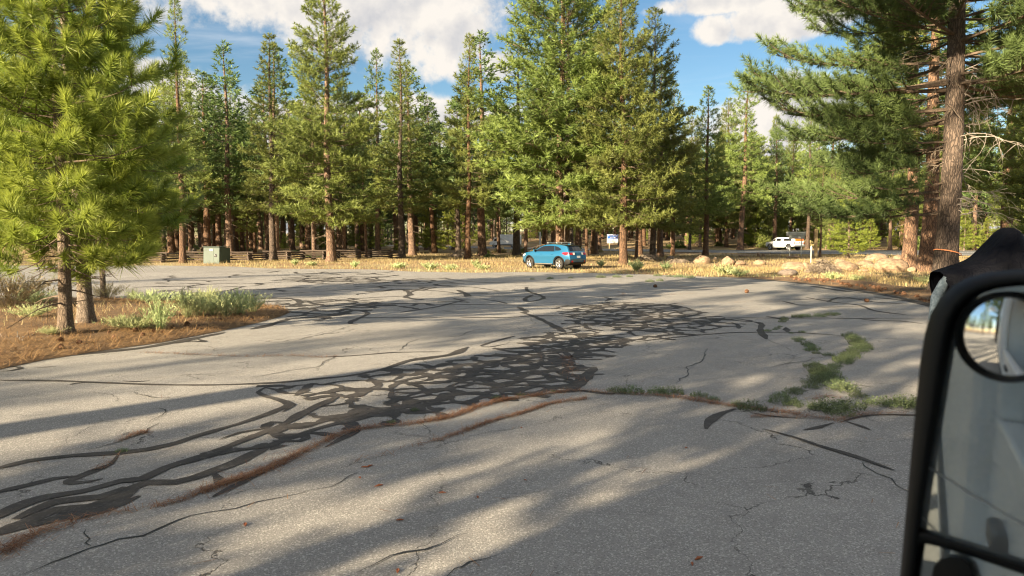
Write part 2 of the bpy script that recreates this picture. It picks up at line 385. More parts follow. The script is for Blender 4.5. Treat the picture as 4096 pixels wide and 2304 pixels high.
def grid_sheet(xs, ys, hf):
    X, Y = np.meshgrid(xs, ys); Z = hf(X.ravel(), Y.ravel()).reshape(X.shape)
    V = np.stack([X.ravel(), Y.ravel(), Z.ravel()], 1); nx, ny = len(xs), len(ys)
    i = np.arange((nx - 1) * (ny - 1)); r, c = i // (nx - 1), i % (nx - 1); a = r * nx + c
    return V, np.stack([a, a + 1, a + nx + 1, a + nx], 1)
xs = np.concatenate([[-3000, -900, -300, -150], np.arange(-100, 110.1, 1.4), [160, 320, 900, 3000]])
ys = np.concatenate([[-3000, -800, -200, -100], np.arange(-60, 240.1, 1.4), [300, 500, 1200, 3500]])
V, F = grid_sheet(xs, ys, ground_h)
tag(obj('ground', mesh_np('ground', V, F, M['ground'], smooth=True)), 'brown forest floor of soil, needles and dry grass', kind='structure')

def fill(poly, z=0.0, extra=()):
    pts = [Vector(p) for p in poly] + [Vector(p) for p in extra]; n = len(poly)
    r = geometry.delaunay_2d_cdt(pts, [(i, (i + 1) % n) for i in range(n)], [], 1, 1e-5)
    return [(p.x, p.y, z) for p in r[0]], [tuple(f) for f in r[2]]
v, f = fill(LOT, 0.0)
mb = MB(); mb.add(v, f)
lot = tag(obj('parking_lot', mb.mesh('parking_lot', M['asphalt'])), 'cracked grey asphalt parking lot with dark sealant lines', kind='structure')
# planting island
bx = np.arange(-26, -4, 0.22); by = np.arange(7, 27, 0.22); X, Y = np.meshgrid(bx, by)
ins = inside(ISLAND, X.ravel(), Y.ravel()) & (edge_dist(ISLAND, X.ravel(), Y.ravel()) > 0.12)
v, f = fill(ISLAND, 0, list(zip(X.ravel()[ins], Y.ravel()[ins])))
va = np.array(v); va[:, 2] = isl_h(va[:, 0], va[:, 1]); va[:, 2] = np.maximum(va[:, 2], 0.008)
mb = MB(); mb.add(va.tolist(), f)
tag(obj('planting_island', mb.mesh('planting_island', M['bed'], 60)), 'island of needle covered soil in the parking lot', kind='structure')
# bare, needle covered verge along the right-hand lot edge
verge = px_poly([(2900, 1109), (3000, 1113), (3150, 1126), (3300, 1141), (3450, 1161), (3600, 1186), (3760, 1223), (4100, 1301), (4500, 1390), (4500, 1330), (4100, 1235), (3760, 1165), (3600, 1148), (3450, 1128), (3300, 1120), (3150, 1112)])
v, f = fill(verge, 0.0); vx = np.array(v)
bx = np.arange(6, 40, 0.5); by = np.arange(10, 42, 0.5); X, Y = np.meshgrid(bx, by); ins = inside(verge, X.ravel(), Y.ravel()) & (edge_dist(verge, X.ravel(), Y.ravel()) > 0.15)
v, f = fill(verge, 0, list(zip(X.ravel()[ins], Y.ravel()[ins]))); va = np.array(v); va[:, 2] = np.maximum(ground_h(va[:, 0], va[:, 1]), -0.01) + 0.02
mb = MB(); mb.add(va.tolist(), f)
tag(obj('verge', mb.mesh('verge', M['bed'], 60)), 'verge of reddish pine needles and soil along the asphalt edge', kind='structure')
# highway
def strip(near, far, z, a=0.0, b=1.0):
    n = [G(*p) for p in near]; f_ = [G(*p) for p in far]; vs = []
    for p, q in zip(n, f_): vs += [tuple(p.lerp(q, a)[:2]) + (z,), tuple(p.lerp(q, b)[:2]) + (z,)]
    return vs, [(2 * i, 2 * i + 1, 2 * i + 3, 2 * i + 2) for i in range(len(n) - 1)]
mb = MB(); mb.add(*strip(ROAD_NEAR, ROAD_FAR, 0.05))
road = tag(obj('highway', mb.mesh('highway', M['road'])), 'dark asphalt highway passing behind the verge', kind='structure')
for a, b in ((0.1, 0.125), (0.50, 0.515), (0.53, 0.545), (0.93, 0.95)):
    mb = MB(); mb.add(*strip(ROAD_NEAR, ROAD_FAR, 0.056, a, b)); obj('road_marking', mb.mesh('road_marking', M['roadline']), road)

# ---- crack sealant
def smooth_line(pts, step=0.12):
    P = [Vector((p[0], p[1], 0)) for p in pts]
    if len(P) < 3: P = [P[0], (P[0] + P[-1]) / 2, P[-1]]
    out = []
    for i in range(len(P) - 1):
        p0, p1, p2, p3 = P[max(i - 1, 0)], P[i], P[i + 1], P[min(i + 2, len(P) - 1)]
        n = max(2, int((p2 - p1).length / step))
        for k in range(n):
            t = k / n
            out.append(0.5 * ((2 * p1) + (p2 - p0) * t + (2 * p0 - 5 * p1 + 4 * p2 - p3) * t * t + (3 * p1 - p0 - 3 * p2 + p3) * t ** 3))
    out.append(P[-1]); return out
ZK = [0]
def ribbon(mb, line, width, rag=0.3, taper=True):
    ZK[0] = (ZK[0] + 577) % 1499; z = 0.004 + ZK[0] * 0.000003; n = len(line); vs = []; ph = R.uniform(0, 99)
    for i, p in enumerate(line):
        d = (line[min(i + 1, n - 1)] - line[max(i - 1, 0)]); d = d.normalized() if d.length > 1e-6 else Vector((1, 0, 0)); s = Vector((-d.y, d.x, 0))
        e = min(1.0, 0.25 + min(i, n - 1 - i) * 0.25) if taper else 1.0
        wv = 1 + rag * (0.5 * math.sin(i * 0.45 + ph) + 0.4 * math.sin(i * 0.17 + ph * 2) + 0.5 * math.sin(i * 1.1 + ph * 3))
        vs += [p + s * width * 0.5 * e * (wv + R.uniform(-rag, rag) * 0.5) + Vector((0, 0, z)), p - s * width * 0.5 * e * (wv + R.uniform(-rag, rag) * 0.5) + Vector((0, 0, z))]
    mb.add(vs, [(2 * i, 2 * i + 1, 2 * i + 3, 2 * i + 2) for i in range(n - 1)])
SEAL = [
 ([(0, 1522), (221, 1524), (443, 1533), (664, 1540), (885, 1540), (1106, 1531), (1291, 1514), (1401, 1503), (1534, 1477), (1623, 1448), (1733, 1433), (1829, 1415), (1873, 1389)], .085),
 ([(-150, 1895), (0, 1872), (111, 1846), (295, 1824), (516, 1809), (664, 1784), (797, 1743), (870, 1721), (959, 1695), (1047, 1666), (1106, 1643), (1151, 1621), (1121, 1603), (1070, 1588), (1033, 1570), (1062, 1551)], .1),
 ([(472, 1820), (443, 1857), (369, 1887), (295, 1916), (273, 1931), (332, 1931), (413, 1916)], .09),
 ([(-60, 1980), (0, 1968), (111, 1942), (221, 1916), (317, 1905)], .08),
 ([(-100, 2110), (0, 2064), (74, 2027), (184, 1990), (332, 1968), (479, 1927), (575, 1916), (664, 1872), (811, 1828), (959, 1769), (1070, 1725), (1143, 1695), (1217, 1651), (1328, 1599), (1365, 1577)], .12),
 ([(-100, 2170), (0, 2130), (111, 2086), (221, 2042), (369, 2027), (479, 1975), (590, 1931), (701, 1931), (848, 1887), (959, 1843), (1033, 1806), (1143, 1761), (1291, 1710), (1475, 1666), (1623, 1629), (1733, 1621)], .13),
 ([(60, 2080), (220, 2010), (400, 1990), (500, 1950)], .22), ([(120, 2110), (300, 2050), (480, 2000), (560, 1940)], .2),
 ([(0, 2140), (200, 2085), (420, 2040), (560, 1985)], .14),
 ([(878, 1761), (959, 1732), (1055, 1717)], .09), ([(848, 1887), (885, 1931), (870, 1946)], .14), ([(1040, 1725), (1130, 1740), (1220, 1745), (1200, 1765), (1090, 1765)], .1),
 ([(1060, 1551), (1110, 1560), (1150, 1575), (1250, 1570)], .1), ([(1143, 1695), (1090, 1690), (1060, 1712), (1080, 1722)], .12), ([(1130, 1600), (1170, 1620), (1130, 1650)], .1),
 ([(1300, 1790), (1400, 1740), (1440, 1722)], .12), ([(850, 1990), (930, 1950), (1060, 1890)], .1),
 ([(1563, 1474), (1601, 1455), (1660, 1437), (1737, 1428), (1795, 1420), (1834, 1404), (1873, 1389)], .1),
 ([(1272, 1430), (1400, 1424), (1504, 1416), (1582, 1410), (1737, 1408), (1772, 1408)], .06),
 ([(1921, 1385), (1964, 1370), (2058, 1345)], .09), ([(1921, 1385), (1960, 1388), (2030, 1375)], .07),
 ([(1700, 1216), (1900, 1219), (2071, 1221), (2199, 1227), (2455, 1225), (2600, 1222)], .09), ([(1840, 1270), (2028, 1270), (2135, 1264), (2242, 1264), (2327, 1268)], .08),
 ([(2071, 1227), (2105, 1247), (2092, 1251), (2131, 1264), (2178, 1285), (2220, 1306), (2260, 1330)], .16),
 ([(2105, 1148), (2113, 1165), (2173, 1187), (2156, 1200), (2113, 1206), (2101, 1195), (2130, 1180)], .14), ([(1920, 1195), (1990, 1205), (2030, 1216)], .1),
 ([(2060, 1080 + 63), (2200, 1145), (2318, 1146)], .07), ([(1900, 1186), (2100, 1186), (2350, 1190), (2490, 1182)], .05),
 ([(2412, 1188), (2440, 1195), (2420, 1205)], .12), ([(2460, 1186), (2540, 1182), (2560, 1182)], .12),
 ([(2900, 1270), (3071, 1273), (3328, 1273), (3435, 1275), (3713, 1277)], .07), ([(2754, 1300), (2860, 1285), (2900, 1270)], .1),
 ([(2540, 1368), (2700, 1350), (2900, 1333), (3007, 1330), (3157, 1330), (3285, 1337), (3384, 1345)], .06), ([(2964, 1285), (3020, 1288), (3046, 1298), (3041, 1320), (3050, 1337), (3067, 1358)], .13),
 ([(2925, 1290), (2950, 1300), (2955, 1315)], .12), ([(3060, 1265), (3100, 1272), (3130, 1280)], .16), ([(3143, 1310), (3150, 1330)], .14),
 ([(3127, 1204), (3200, 1221), (3268, 1223)], .08), ([(3221, 1189), (3328, 1208), (3435, 1221), (3499, 1243), (3628, 1260)], .12), ([(3285, 1230), (3349, 1228), (3456, 1228)], .14),
 ([(3307, 1208), (3371, 1189), (3499, 1208), (3628, 1217)], .1), ([(3170, 1200), (3320, 1195), (3500, 1196)], .09), ([(3435, 1275), (3500, 1283), (3600, 1285), (3690, 1295)], .1),
 ([(3150, 1128), (3300, 1144), (3450, 1166), (3600, 1192), (3760, 1232)], .35), ([(2950, 1113), (3080, 1122), (3200, 1133)], .35),
 ([(3250, 1145), (3380, 1165), (3480, 1172)], .3), ([(3500, 1190), (3620, 1203), (3740, 1228)], .2),
 ([(2943, 1636), (2870, 1662), (2833, 1692), (2825, 1718)], .12), ([(3054, 1718), (3165, 1747), (3275, 1784), (3386, 1817), (3497, 1854), (3578, 1884)], .07),
 ([(3334, 1692), (3275, 1710), (3216, 1721)], .09), ([(3386, 1688), (3445, 1706), (3482, 1721)], .09), ([(3408, 1537), (3482, 1548)], .06),
 ([(3360, 1690), (3480, 1662), (3660, 1662), (3800, 1668)], .05), ([(3000, 1652), (3100, 1668), (3216, 1675)], .06),
 ([(2300, 1560), (2420, 1575), (2460, 1575)], .16), ([(2380, 1470), (2330, 1520), (2300, 1560)], .2), ([(2250, 1400), (2290, 1430), (2330, 1400), (2420, 1380), (2520, 1372)], .12),
 ([(1190, 1212), (1350, 1200), (1500, 1190), (1640, 1182), (1640, 1170), (1700, 1150)], .12), ([(1430, 1180), (1445, 1175), (1600, 1160), (1720, 1162), (1850, 1176)], .1),
 ([(1620, 1160), (1640, 1175), (1625, 1190), (1700, 1200)], .2), ([(1830, 1160), (1870, 1180), (1860, 1187)], .2), ([(1030, 1195), (1160, 1195), (1200, 1210), (1160, 1225)], .2),
 ([(1200, 1270), (1350, 1262), (1420, 1240), (1470, 1255), (1400, 1290), (1430, 1298)], .14), ([(1340, 1272), (1700, 1270), (1850, 1268), (2000, 1272)], .05),
 ([(1000, 1180), (1300, 1165), (1500, 1150), (1740, 1145)], .09), ([(1750, 1112), (1900, 1128), (2100, 1132), (2250, 1128)], .14), ([(1750, 1140), (1900, 1150), (2000, 1166)], .1),
 ([(1600, 1250), (1680, 1238), (1760, 1225), (1860, 1200), (1880, 1200)], .12),
 ([(270, 1423), (400, 1410), (560, 1393), (680, 1373), (820, 1346), (900, 1330)], .2), ([(700, 1375), (760, 1365), (820, 1368), (780, 1355)], .1), ([(1000, 1318), (1060, 1305), (1160, 1275)], .2),
 ([(0, 1474), (50, 1468), (85, 1474), (40, 1484), (0, 1486)], .06), ([(140, 1472), (225, 1466)], .06), ([(280, 1540), (300, 1535), (340, 1531)], .08), ([(490, 1525), (540, 1528), (600, 1524)], .07),
]
THIN = [[(1438, 1887), (1365, 1931), (1254, 1961), (1033, 2012), (848, 2049), (701, 2079), (590, 2138), (406, 2175), (347, 2197), (221, 2248), (74, 2300)],
 [(2825, 1393), (2810, 1445), (2744, 1467), (2752, 1497), (2700, 1534)], [(3578, 1884), (3450, 1845), (3500, 1895), (3560, 1915), (3640, 1975)], [(3067, 1358), (3100, 1375), (3150, 1390), (3165, 1405)],
 [(3060, 1475), (3150, 1455), (3220, 1445), (3250, 1430)], [(1590, 1405), (1680, 1355), (1830, 1345), (1870, 1330), (1920, 1318), (1990, 1322)], [(1170, 1365), (1300, 1335), (1400, 1305)],
 [(1000, 1515), (1120, 1490), (1260, 1470), (1290, 1452), (1340, 1425)], [(530, 1570), (600, 1590), (680, 1592), (760, 1575)], [(600, 1690), (660, 1650), (640, 1635), (590, 1640)],
 [(640, 1690), (560, 1740), (470, 1770), (350, 1800)], [(1800, 2304), (1850, 2265), (1930, 2235), (2060, 2205)], [(1420, 2300), (1560, 2230), (1700, 2200), (1880, 2130)], [(340, 2120), (350, 2190)]]
def wl(pts): return smooth_line([G(*p) for p in pts])
for pts, wd in SEAL:
    mb = MB(); ln = wl(pts); ribbon(mb, ln, wd, 0.28)
    obj('crack_sealant', mb.mesh('crack_sealant', M['seal']), lot)
for pts in THIN:
    mb = MB(); ln = wl(pts); ln = [p + Vector((R.gauss(0, .018), R.gauss(0, .018), 0)) for p in ln]; ribbon(mb, ln, 0.014, 0.5)
    obj('open_crack', mb.mesh('open_crack', M['ink']), lot)
def network(poly, cell, wmin, wmax, keep=0.85, seed=1, stretch=1.0, ang=0.0):
    rr = random.Random(seed); P = px_poly(poly); xs_ = [p[0] for p in P]; ys_ = [p[1] for p in P]
    ca, sa = math.cos(ang), math.sin(ang); cx, cy_ = sum(xs_) / len(P), sum(ys_) / len(P); rad = max(max(xs_) - min(xs_), max(ys_) - min(ys_)) * 0.75
    pts = []; k = int(rad / cell) + 1
    for i in range(-k, k + 1):
        for j in range(-k, k + 1):
            a, b = (i + rr.uniform(-.48, .48)) * cell * stretch, (j + 0.5 * (i % 2) + rr.uniform(-.48, .48)) * cell
            pts.append(Vector((cx + a * ca - b * sa, cy_ + a * sa + b * ca)))
    r = geometry.delaunay_2d_cdt(pts, [], [], 0, 1e-6); vv, ff = r[0], r[2]; cc = []; em = {}
    for fi, f in enumerate(ff):
        a, b, c = (vv[i] for i in f); d = 2 * (a.x * (b.y - c.y) + b.x * (c.y - a.y) + c.x * (a.y - b.y))
        if abs(d) < 1e-9: cc.append(None); continue
        a2, b2, c2 = a.length_squared, b.length_squared, c.length_squared
        cc.append(Vector(((a2 * (b.y - c.y) + b2 * (c.y - a.y) + c2 * (a.y - b.y)) / d, (a2 * (c.x - b.x) + b2 * (a.x - c.x) + c2 * (b.x - a.x)) / d, 0)))
        for i in range(3):
            e = tuple(sorted((f[i], f[(i + 1) % 3]))); em.setdefault(e, []).append(fi)
    mb = MB()
    for e, fs in em.items():
        if len(fs) != 2 or cc[fs[0]] is None or cc[fs[1]] is None or rr.random() > keep: continue
        a, b = cc[fs[0]], cc[fs[1]]
        if (a - b).length > cell * 3 or (a - b).length < 0.03: continue
        mpt = (a + b) / 2
        if not inside(P, np.array([mpt.x]), np.array([mpt.y]))[0]: continue
        d = b - a; s = Vector((-d.y, d.x, 0)) * rr.uniform(-.28, .28)
        ribbon(mb, smooth_line([a - d * .04, a + d * .35 + s, a + d * .7 + s * .6, b + d * .04], 0.05), rr.uniform(wmin, wmax), 0.45, False)
    return obj('crack_sealant', mb.mesh('crack_sealant_network', M['seal']), lot)
network([(1040, 1548), (1250, 1535), (1500, 1490), (1700, 1450), (1900, 1425), (2050, 1400), (2330, 1395), (2420, 1420), (2330, 1460), (2390, 1480), (2330, 1530), (2290, 1562), (2080, 1592), (1900, 1625), (1700, 1680), (1450, 1702),
         (1250, 1770), (1080, 1770), (1140, 1700), (1290, 1630), (1310, 1600), (1200, 1570)], 0.36, .06, .17, .96, 3, 1.6, 0.55)
network([(1700, 1500), (2050, 1420), (2300, 1420), (2350, 1500), (2290, 1560), (1950, 1600), (1650, 1660), (1500, 1640)], 0.30, .06, .15, .85, 8, 1.6, 0.5)
network([(560, 1950), (800, 1840), (1000, 1750), (1130, 1690), (1300, 1600), (1330, 1640), (1300, 1720), (1150, 1790), (960, 1850), (700, 1940)], 0.45, .07, .16, .75, 21, 1.7, 0.55)
network([(2199, 1228), (2455, 1206), (2711, 1218), (2839, 1262), (3000, 1280), (2940, 1312), (2754, 1347), (2540, 1366), (2455, 1396), (2199, 1408), (2040, 1412), (2160, 1350), (2260, 1300), (2242, 1255)], 0.5, .06, .16, .95, 5, 1.4, 0.3)
network([(1900, 1430), (2150, 1335), (2450, 1335), (2540, 1370), (2440, 1425), (2300, 1440)], 0.45, .07, .18, .9, 31, 1.3, 0.4)
network([(2400, 1206), (2700, 1218), (2830, 1262), (2940, 1285), (2850, 1310), (2650, 1330), (2350, 1300), (2330, 1240)], 0.5, .07, .18, .6, 9, 1.5, 0.3)
network([(640, 1100), (1100, 1085), (1550, 1085), (1680, 1108), (1480, 1128), (1200, 1150), (1000, 1180), (640, 1180)], 1.5, .08, .28, .6, 6, 1.6, 0.1)
network([(1150, 1112), (1540, 1106), (1560, 1122), (1200, 1132)], 0.7, .1, .3, .9, 16, 1.5, 0.1)
network([(1500, 1115), (1800, 1112), (1850, 1135), (1700, 1165), (1500, 1170), (1420, 1150)], 1.0, .1, .24, .7, 12, 1.4, 0.2)
network([(1050, 1226), (1170, 1205), (1480, 1190), (1560, 1215), (1420, 1262), (1240, 1285), (1150, 1268)], 0.55, .1, .28, .9, 7, 1.6, 0.15)
network([(640, 1185), (1000, 1180), (1150, 1200), (1050, 1214), (700, 1204)], 0.9, .1, .28, .8, 10, 1.5, 0.1)
network([(1560, 1215), (1800, 1200), (1900, 1170), (1960, 1165), (1850, 1215), (1620, 1245)], 0.7, .08, .2, .6, 11, 1.6, 0.3)

# ---- dead needles in the cracks and loose on the asphalt
def needles(P, L=0.1, wdt=0.004, zmax=0.03, flat=0.25):
    n = len(P); a = NPR.uniform(0, 6.28, n); el = NPR.normal(0, flat, n); ln = L * NPR.uniform(0.6, 1.2, n)
    d = np.stack([np.cos(a) * np.cos(el), np.sin(a) * np.cos(el), np.abs(np.sin(el))], 1) * ln[:, None]
    s = np.stack([-np.sin(a), np.cos(a), np.zeros(n)], 1) * wdt / 2
    z = np.zeros((n, 3)); z[:, 2] = NPR.uniform(0.006, zmax, n); b = P + z - d / 2; b[:, 2] = np.maximum(b[:, 2], P[:, 2] + 0.005)
    V = np.stack([b - s, b + s, b + d + s * .5, b + d - s * .5], 1).reshape(-1, 3)
    return V, np.arange(4 * n).reshape(-1, 4)
LITTER = [([(0, 2219), (74, 2174), (221, 2108), (443, 2056)], .10, 1000), ([(443, 2056), (664, 2020), (811, 1968)], .05, 500), ([(811, 1968), (922, 1931), (1070, 1879), (1143, 1843), (1254, 1791), (1328, 1754)], .07, 900),
 ([(1328, 1754), (1438, 1717), (1660, 1695), (1807, 1666), (1911, 1629), (2021, 1600)], .07, 700), ([(2021, 1600), (2132, 1585), (2243, 1570), (2316, 1563), (2464, 1574)], .06, 550),
 ([(2464, 1574), (2611, 1582), (2759, 1596), (2906, 1622), (3054, 1640), (3201, 1659), (3349, 1681), (3408, 1666), (3482, 1655), (3659, 1659)], .08, 550),
 ([(2346, 1596), (2206, 1615), (2095, 1652), (1984, 1681), (1859, 1725), (1800, 1747)], .035, 450), ([(1800, 1747), (1730, 1768)], .06, 700), ([(1700, 1775), (1600, 1800), (1512, 1828), (1401, 1850)], .03, 260),
 ([(563, 1411), (687, 1415), (824, 1422), (1000, 1427), (1116, 1424), (1194, 1424), (1272, 1430), (1349, 1426)], .05, 200), ([(2318, 1148), (2370, 1144), (2476, 1141), (2626, 1140), (2733, 1148), (2861, 1155)], .1, 110),
 ([(2327, 1150), (2412, 1161), (2489, 1172), (2494, 1182), (2562, 1182), (2775, 1176)], .1, 80), ([(2549, 1195), (2626, 1206), (2724, 1216), (3000, 1208), (3120, 1205)], .1, 90), ([(2270, 1430), (2290, 1500), (2340, 1530)], .14, 800),
 ([(470, 1770), (540, 1740), (590, 1730)], .03, 400), ([(640, 1590), (680, 1600)], .06, 300), ([(472, 1820), (443, 1857), (369, 1887)], .06, 150), ([(3000, 1160 + 510), (3100, 1665), (3240, 1672)], .05, 300), ([(3250, 1600), (3330, 1585), (3400, 1610)], .06, 300)]
Ps = []
for pts, sp, den in LITTER:
    ln = wl(pts); L = sum((ln[i + 1] - ln[i]).length for i in range(len(ln) - 1)); n = int(L * den)
    A = np.array([tuple(p) for p in ln]); t = NPR.uniform(0, len(ln) - 1.001, n); i = t.astype(int); fr = (t - i)[:, None]
    c = A[i] * (1 - fr) + A[i + 1] * fr
    sg = sp * .4 * np.where(NPR.random(n) < .14, 3.5, 1.0)
    Ps.append(c + np.stack([NPR.normal(0, 1, n) * sg, NPR.normal(0, 1, n) * sg, np.zeros(n)], 1))
Ps = np.concatenate(Ps); Ps = Ps[NPR.random(len(Ps)) < np.clip(.55 + 1.1 * wob(Ps[:, 0], Ps[:, 1], 2.6), .1, 1)]; V, F = needles(Ps, 0.10, 0.005, 0.03, 0.25)
tag(obj('needle_litter', mesh_np('needle_litter', V, F, M['litter'], np.repeat(NPR.random(len(Ps)), 4))), 'orange dead pine needles lying in the asphalt cracks', 'needles', kind='stuff')
# loose ones on island, verge and lot
n = 70000; c = np.stack([NPR.uniform(-15, -5, n), NPR.uniform(9, 22, n)], 1); c = c[inside(ISLAND, c[:, 0], c[:, 1]) & (NPR.random(n) < np.clip(1.25 - edge_dist(ISLAND, c[:, 0], c[:, 1]) / 2.5, .25, 1))]
c2 = np.stack([NPR.uniform(8, 28, 9000), NPR.uniform(16, 40, 9000)], 1); c2 = c2[inside(verge, c2[:, 0], c2[:, 1])]
Pn = np.concatenate([np.column_stack([c, isl_h(c[:, 0], c[:, 1])]), np.column_stack([c2, np.maximum(ground_h(c2[:, 0], c2[:, 1]), 0) + .015])])
V, F = needles(Pn, 0.18, 0.008, 0.06, 0.3)
tag(obj('needle_carpet', mesh_np('needle_carpet', V, F, M['litter'], np.repeat(0.3 + 0.7 * NPR.random(len(Pn)), 4))), 'carpet of dry pine needles on the soil beside the asphalt', 'needles', kind='stuff')
n = 420; c = np.stack([NPR.uniform(-9, 9, n), NPR.uniform(3.5, 22, n)], 1)
V, F = needles(np.column_stack([c, np.zeros(n)]), 0.12, 0.006, 0.008, 0.02)
tag(obj('loose_needles', mesh_np('loose_needles', V, F, M['litter'], np.repeat(NPR.random(n), 4))), 'single dry needles scattered over the open asphalt', 'needles', kind='stuff')

# ---- grass of the far verge
def blades(c, hz, hgt, wid, lean=0.35):
    n = len(c); a = NPR.uniform(0, 6.28, n); l = NPR.normal(0, lean, (n, 2)) * hgt[:, None]
    b = np.column_stack([c, hz]); s = np.stack([np.cos(a), np.sin(a), np.zeros(n)], 1) * wid[:, None] / 2
    t = b + np.column_stack([l, hgt])
    return np.stack([b - s, b + s, t], 1).reshape(-1, 3), np.arange(3 * n).reshape(-1, 3)
def scatter(n, x0, x1, y0, y1): return np.stack([NPR.uniform(x0, x1, n), NPR.uniform(y0, y1, n)], 1)
c = np.concatenate([scatter(90000, -48, 50, 38, 76), scatter(16000, -75, 80, 70, 130), scatter(30000, 8, 34, 24, 46)])
ok = ~inside(LOT, c[:, 0], c[:, 1]) & ~inside(ROAD, c[:, 0], c[:, 1]) & ~inside(verge, c[:, 0], c[:, 1])
dens = np.clip(0.62 + 0.75 * wob(c[:, 0], c[:, 1], 0.5), 0.05, 1) ; ok &= NPR.random(len(c)) < dens
c = c[ok]; d = edge_dist(LOT, c[:, 0], c[:, 1])
hg = NPR.uniform(.08, .34, len(c)) * (0.75 + 0.5 * wob(c[:, 0], c[:, 1], 0.9)); hg = np.clip(hg, .05, .45)
far = c[:, 1] > 70
V, F = blades(c, ground_h(c[:, 0], c[:, 1]) - .01, hg, np.where(far, .06, .03), 0.3)
tag(obj('dry_grass', mesh_np('dry_grass', V, F, M['grass'], np.repeat(np.clip(NPR.normal(.62, .22, len(c)), 0, 1), 3))), 'golden dry grass covering the verge beyond the lot', 'grass', kind='stuff')
c = np.concatenate([scatter(30000, -40, 34, 36, 54), scatter(9000, 10, 30, 18, 42)]); d = edge_dist(LOT, c[:, 0], c[:, 1])
ok = ~inside(LOT, c[:, 0], c[:, 1]) & (NPR.random(len(c)) < np.clip(1.0 - d / 3.0, 0, 1) * np.clip(.5 + .9 * wob(c[:, 0], c[:, 1], .8), 0, 1)) & ~(inside(verge, c[:, 0], c[:, 1]) & (NPR.random(len(c)) > .12))
c = c[ok]
V, F = blades(c, ground_h(c[:, 0], c[:, 1]) - .01, NPR.uniform(.06, .26, len(c)), np.full(len(c), .028), 0.4)
tag(obj('green_grass', mesh_np('green_grass', V, F, M['sage'], np.repeat(NPR.random(len(c)), 3))), 'greyish green weeds and grass along the lot edge', 'grass', kind='stuff')
c = scatter(16000, -24, -5, 9, 26); d = edge_dist(ISLAND, c[:, 0], c[:, 1])
ok = inside(ISLAND, c[:, 0], c[:, 1]) & (d > .7) & (NPR.random(len(c)) < np.clip(.15 + .9 * wob(c[:, 0], c[:, 1], 1.0), 0, 1)); c = c[ok]
V, F = blades(c, isl_h(c[:, 0], c[:, 1]), NPR.uniform(.05, .22, len(c)), np.full(len(c), .012), 0.5)
tag(obj('island_grass', mesh_np('island_grass', V, F, M['straw'], np.repeat(NPR.random(len(c)), 3))), 'thin dry grass growing on the planting island', 'grass', kind='stuff')
# ------------------------------------------------------------------ pines
def tuft_template(n, L, l0, l1, wdt, a0, a1, seed):
    """needles round a shoot along +Z: old ones spread out, young ones at the tip point forward"""
    r = np.random.default_rng(seed); s = r.random(n) ** 0.8
    th = np.radians(a1 + (a0 - a1) * s + r.normal(0, 10, n)); ph = r.uniform(0, 6.283, n); ln = r.uniform(l0, l1, n) * (1 - .25 * s)
    d = np.stack([np.sin(th) * np.cos(ph), np.sin(th) * np.sin(ph), np.cos(th)], 1)
    b = np.zeros((n, 3)); b[:, 2] = s * L
    q = np.cross(d, r.normal(0, 1, (n, 3))); q /= np.linalg.norm(q, axis=1)[:, None] + 1e-9; q *= wdt / 2
    t = b + d * ln[:, None]; t[:, 2] -= 0.12 * ln * np.sin(th)
    return np.stack([b - q, b + q, t], 1).reshape(-1, 3), s      # 3n x 3
def place_tufts(P, D, S, tmpl, seed, B=None):
    r = np.random.default_rng(seed); P = np.asarray(P, float); D = np.asarray(D, float); S = np.asarray(S, float); m = len(P)
    D = D / (np.linalg.norm(D, axis=1)[:, None] + 1e-9)
    a = np.cross(D, r.normal(0, 1, (m, 3))); a /= np.linalg.norm(a, axis=1)[:, None] + 1e-9; b = np.cross(D, a)
    which = r.integers(0, len(tmpl), m); Vs = []; Ts = []
    for k, (T, s) in enumerate(tmpl):
        w_ = which == k
        if not w_.any(): continue
        Rm = np.stack([a[w_], b[w_], D[w_]], 2)                   # m x 3(world) x 3(local)
        v_ = np.einsum('mij,nj->mni', Rm, T) * S[w_][:, None, None] + P[w_][:, None, :]
        Vs.append(v_.reshape(-1, 3))
        base = (r.uniform(0, .25, w_.sum()) + (np.asarray(B)[w_] if B is not None else r.uniform(0, .3, w_.sum())))[:, None] + s[None, :] * .35 + r.normal(0, .12, (w_.sum(), len(s)))
        Ts.append(np.repeat(np.clip(base, 0, 1).ravel(), 3))
    V = np.concatenate(Vs); return V, np.arange(len(V)).reshape(-1, 3), np.concatenate(Ts)
T_NEAR = [tuft_template(150, .26, .2, .29, .0105, 18, 82, i) for i in range(4)]
T_RIGHT = [tuft_template(60, .28, .17, .27, .015, 25, 88, i + 10) for i in range(4)]
T_HERO = [tuft_template(24, .28, .18, .30, .036, 25, 88, i + 20) for i in range(4)]
T_MID = [tuft_template(20, .30, .2, .33, .042, 25, 88, i + 30) for i in range(4)]
T_FAR = [tuft_template(11, .3, .2, .36, .075, 25, 88, i + 40) for i in range(4)]

